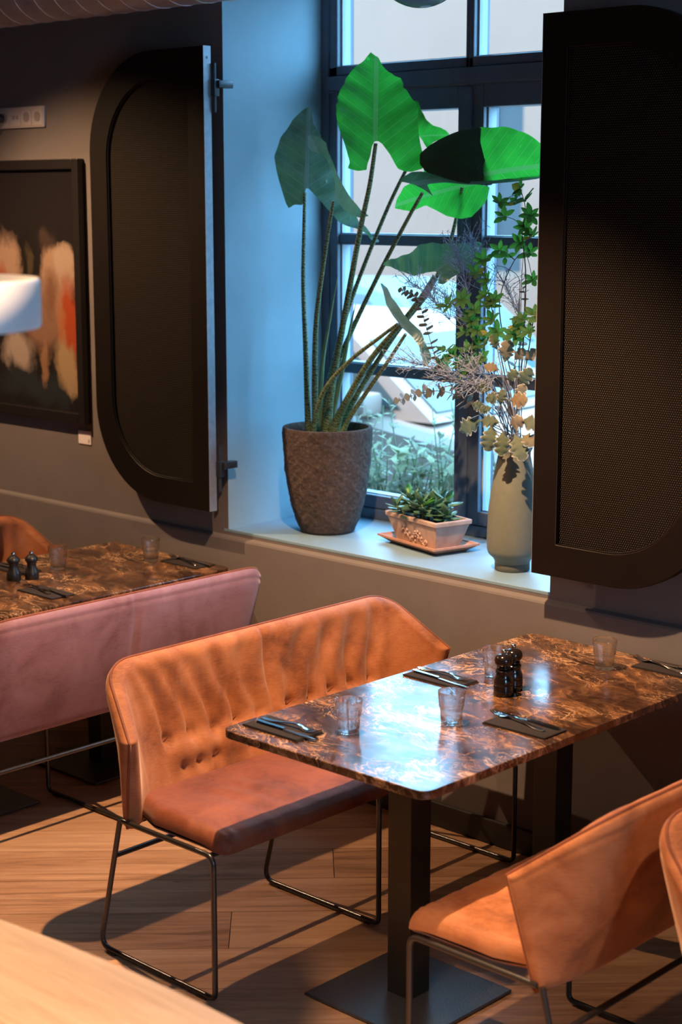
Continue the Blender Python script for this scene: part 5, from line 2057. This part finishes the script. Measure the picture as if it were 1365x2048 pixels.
    wisp([(1000, 720, .16), (975, 600, .17), (955, 530, .17), (945, 478, .17)], .6, 60, .075)
    wisp([(1010, 760, .14), (980, 760, .12), (950, 770, .10)], 1.2, 50, .07)
    wisp([(960, 690, .15), (940, 600, .14), (925, 540, .14), (915, 500, .13)], .8, 50, .08)
    wisp([(985, 770, .12), (955, 745, .10), (930, 725, .09)], 1.2, 50, .07)
    wisp([(1030, 720, .17), (1040, 640, .19), (1020, 590, .20), (1005, 560, .21)], .8, 35, .07)
    # thin bare twigs
    for ctrl in ([(1038, 760, .17), (1040, 600, .16), (1038, 555, .16), (1010, 535, .15), (995, 532, .15)], [(1040, 760, .16), (1044, 560, .15), (1052, 480, .14)],
                 [(985, 1000, .14), (975, 940, .13), (965, 905, .12)]):
        pts = [at(x, y, Y=Y) for x, y, Y in ctrl]
        if ctrl[0][1] < 950:
            twig(inside() + pts, .0018, .0008)


bouquet()


# ------------------------------------------------------------------ outside
structure(MB().box((-30, YO, -.25), (20, 30, -.05)).build('street', M['street']))


def building():
    root = empty('town_house', (-14, 13.0, -.05))
    mb = MB()
    W0, W1, Hh = -16, 20, 4.9
    # facade as a grid of wall pieces around window openings
    wins = []
    for fx in range(-3, 4):
        for fz in range(1):
            wins.append((fx * 5.4 + 3.05, 1.15 + fz * 3.3, .62, 2.35))
    xs = sorted(set([W0, W1] + [w[0] for w in wins] + [w[0] + w[2] for w in wins]))
    zs = sorted(set([0, Hh] + [w[1] for w in wins] + [w[1] + w[3] for w in wins]))
    for i in range(len(xs) - 1):
        for k in range(len(zs) - 1):
            cx, cz = (xs[i] + xs[i + 1]) / 2, (zs[k] + zs[k + 1]) / 2
            if any(w[0] < cx < w[0] + w[2] and w[1] < cz < w[1] + w[3] for w in wins):
                continue
            mb.box((xs[i], 0, zs[k]), (xs[i + 1], .4, zs[k + 1]))
    mb.build('wall', M['facade'], root)
    for (x, z, w, h) in wins:
        m2 = MB()
        for lo, hi in (((x, .12, z), (x + .05, .2, z + h)), ((x + w - .05, .12, z), (x + w, .2, z + h)), ((x, .12, z), (x + w, .2, z + .08)), ((x, .12, z + h - .08), (x + w, .2, z + h)), ((x, .12, z + h * .7), (x + w, .2, z + h * .7 + .05))):
            m2.box(lo, hi)
        f = m2.build('window', M['facade_trim'], root)
        MB().box((x + .08, .15, z + .08), (x + w - .08, .17, z + h - .08)).build('pane', M['far_glass'], f)
    tag(root, 'pale rendered house across the street seen through the window', 'building')


building()


def car(loc, rz, paint, label):
    root = empty('parked_car', loc, rz)
    # body side profile (x forward, z), lofted across y with tumblehome
    prof = [(-2.05, .35), (-2.10, .62), (-2.02, .88), (-1.70, .98), (-1.15, 1.02), (0.72, .98), (1.55, .86), (1.98, .72), (2.08, .52), (2.02, .30), (1.70, .22), (-1.70, .22)]
    def loft(profile, ys):
        vs, fs = [], []
        n = len(profile)
        for (y, sc, dz) in ys:
            vs += [(x * sc, y, z if z < .5 else z - dz) for x, z in profile]
        for k in range(len(ys) - 1):
            for i in range(n):
                j = (i + 1) % n
                fs.append((k * n + i, k * n + j, (k + 1) * n + j, (k + 1) * n + i))
        fs.append(tuple(range(n))); fs.append(tuple(reversed(range((len(ys) - 1) * n, len(ys) * n))))
        return vs, fs
    mb = MB(); mb.add(*loft(prof, [(-.87, .96, .06), (-.82, .985, .02), (-.5, 1, 0), (.5, 1, 0), (.82, .985, .02), (.87, .96, .06)]))
    body = mb.build('body', paint, root, True, 35)
    roof = [(-1.75, .97), (-1.30, 1.36), (-.75, 1.47), (.05, 1.46), (.40, 1.38), (1.02, .95)]
    mb = MB(); mb.add(*loft(roof, [(-.74, .99, .0), (-.60, 1, -.0), (.60, 1, 0), (.74, .99, 0)]))
    # taper roof inwards
    mb.v = [(x, y * (1 - .16 * max(0, (z - .97) / .5)), z) for x, y, z in mb.v]
    cab = mb.build('cabin', paint, root, True, 35)
    def pane(name, P):
        m2 = MB(); m2.add(P, [tuple(range(len(P)))])
        o = m2.build(name, M['car_glass'], root)
        so = o.modifiers.new('solid', 'SOLIDIFY'); so.thickness = .012
    def tp(x, y, z):
        return (x, y * (1 - .16 * max(0, (z - .97) / .5)), z)
    def on(a, b_, t):
        return (a[0] + (b_[0] - a[0]) * t, a[1] + (b_[1] - a[1]) * t)
    for e, (A, Bp, off) in {'windscreen': (roof[5], roof[4], .006), 'rear_window': (roof[0], roof[1], -.006)}.items():
        a, c = on(A, Bp, .10), on(A, Bp, .95)
        pane(e, [tp(a[0] + off, -.64, a[1] + .008), tp(a[0] + off, .64, a[1] + .008), tp(c[0] + off, .62, c[1] + .008), tp(c[0] + off, -.62, c[1] + .008)])
    for s in (-1, 1):
        y = s * .742
        pane('side_window', [tp(-.10, y, 1.02), tp(.78, y, 1.02), tp(.34, y, 1.36), tp(-.10, y, 1.40)])
        pane('side_window', [tp(-1.35, y, 1.02), tp(-.20, y, 1.02), tp(-.20, y, 1.40), tp(-.95, y, 1.38)])
        m2 = MB(); m2.box((.55, s * .84 - .09, .98), (.68, s * .84 + .09, 1.10), .02); m2.build('mirror', paint, root, True, 40)
        m2 = MB(); m2.box((1.78, s * .62 - .16, .60), (2.0, s * .62 + .16, .72), .03); m2.build('headlight', M['headlight'], root, True, 40)
        for x in (-1.30, 1.28):
            m2 = MB(); m2.tube([(x, s * .70, .31), (x, s * .885, .31)], .31, 28)
            wh = m2.build('wheel', M['tyre'], root, True, 40)
            m2 = MB(); m2.tube([(x, s * .884, .31), (x, s * .895, .31)], .20, 20); m2.build('rim', M['rim'], wh, True, 40)
    tag(root, label, 'car')


car((-4.15, 3.35, -.05), math.radians(6), M['car_white'], 'white car parked outside nearest the window glass')
car((-7.6, 6.6, -.05), math.radians(184), M['car_teal'], 'teal car parked farther across the street behind the white one')


def window_box():
    x0, x1 = -2.25, -.35
    root = empty('window_box', ((x0 + x1) / 2, .93, .52))
    hx = (x1 - x0) / 2
    mb = MB(); mb.box((-hx, -.12, 0), (hx, .12, .22), .006)
    mb.build('trough', M['trough'], root)
    mb = MB()
    for s in (-.7, .7):
        mb.box((s * hx - .02, -.19, -.02), (s * hx + .02, .12, 0)); 
    mb.build('bracket', M['black_metal'], root)
    rn = random.Random(9)
    leafs, uvs = MB(), []
    stems = MB()
    for k in range(120):
        bx = rn.uniform(-hx + .05, hx - .05); by = rn.uniform(-.07, .08)
        tall = rn.random() < .35
        h = rn.uniform(.30, .62) if tall else rn.uniform(.12, .40)
        p0 = Vector((bx, by, .21)); p1 = p0 + Vector((rn.uniform(-.12, .12), rn.uniform(-.06, .14), h))
        stems.tube([p0, p0.lerp(p1, .5) + Vector((rn.uniform(-.02, .02), 0, .02)), p1], [.004, .003, .0015], 5)
        for j in range(rn.randint(16, 26)):
            t = rn.uniform(.15, 1)
            p = p0.lerp(p1, t)
            a = rn.uniform(0, 2 * PI); el = rn.uniform(-.3, .9)
            d = Vector((math.cos(a) * math.cos(el), math.sin(a) * math.cos(el), math.sin(el)))
            s = d.cross(Vector((0, 0, 1))).normalized()
            Ln = rn.uniform(.04, .08) * (.7 if tall else 1.4); w = Ln * rn.uniform(.18, .30)
            up_ = s.cross(d)
            leafs.add([p, p + d * Ln * .5 + s * w + up_ * .004, p + d * Ln, p + d * Ln * .5 - s * w + up_ * .004], [(0, 1, 2, 3)])
    lo = leafs.build('foliage', M['outdoor'], root, True, None, False)
    tag(lo, kind='stuff')
    me = lo.data
    set_uv(me, [((i % 4) / 3, 0) for i in range(len(me.vertices))])
    stems.build('stems', M['green_stem'], root, True)
    tag(root, 'trough of light green leafy plants outside the window', 'plant box')


window_box()
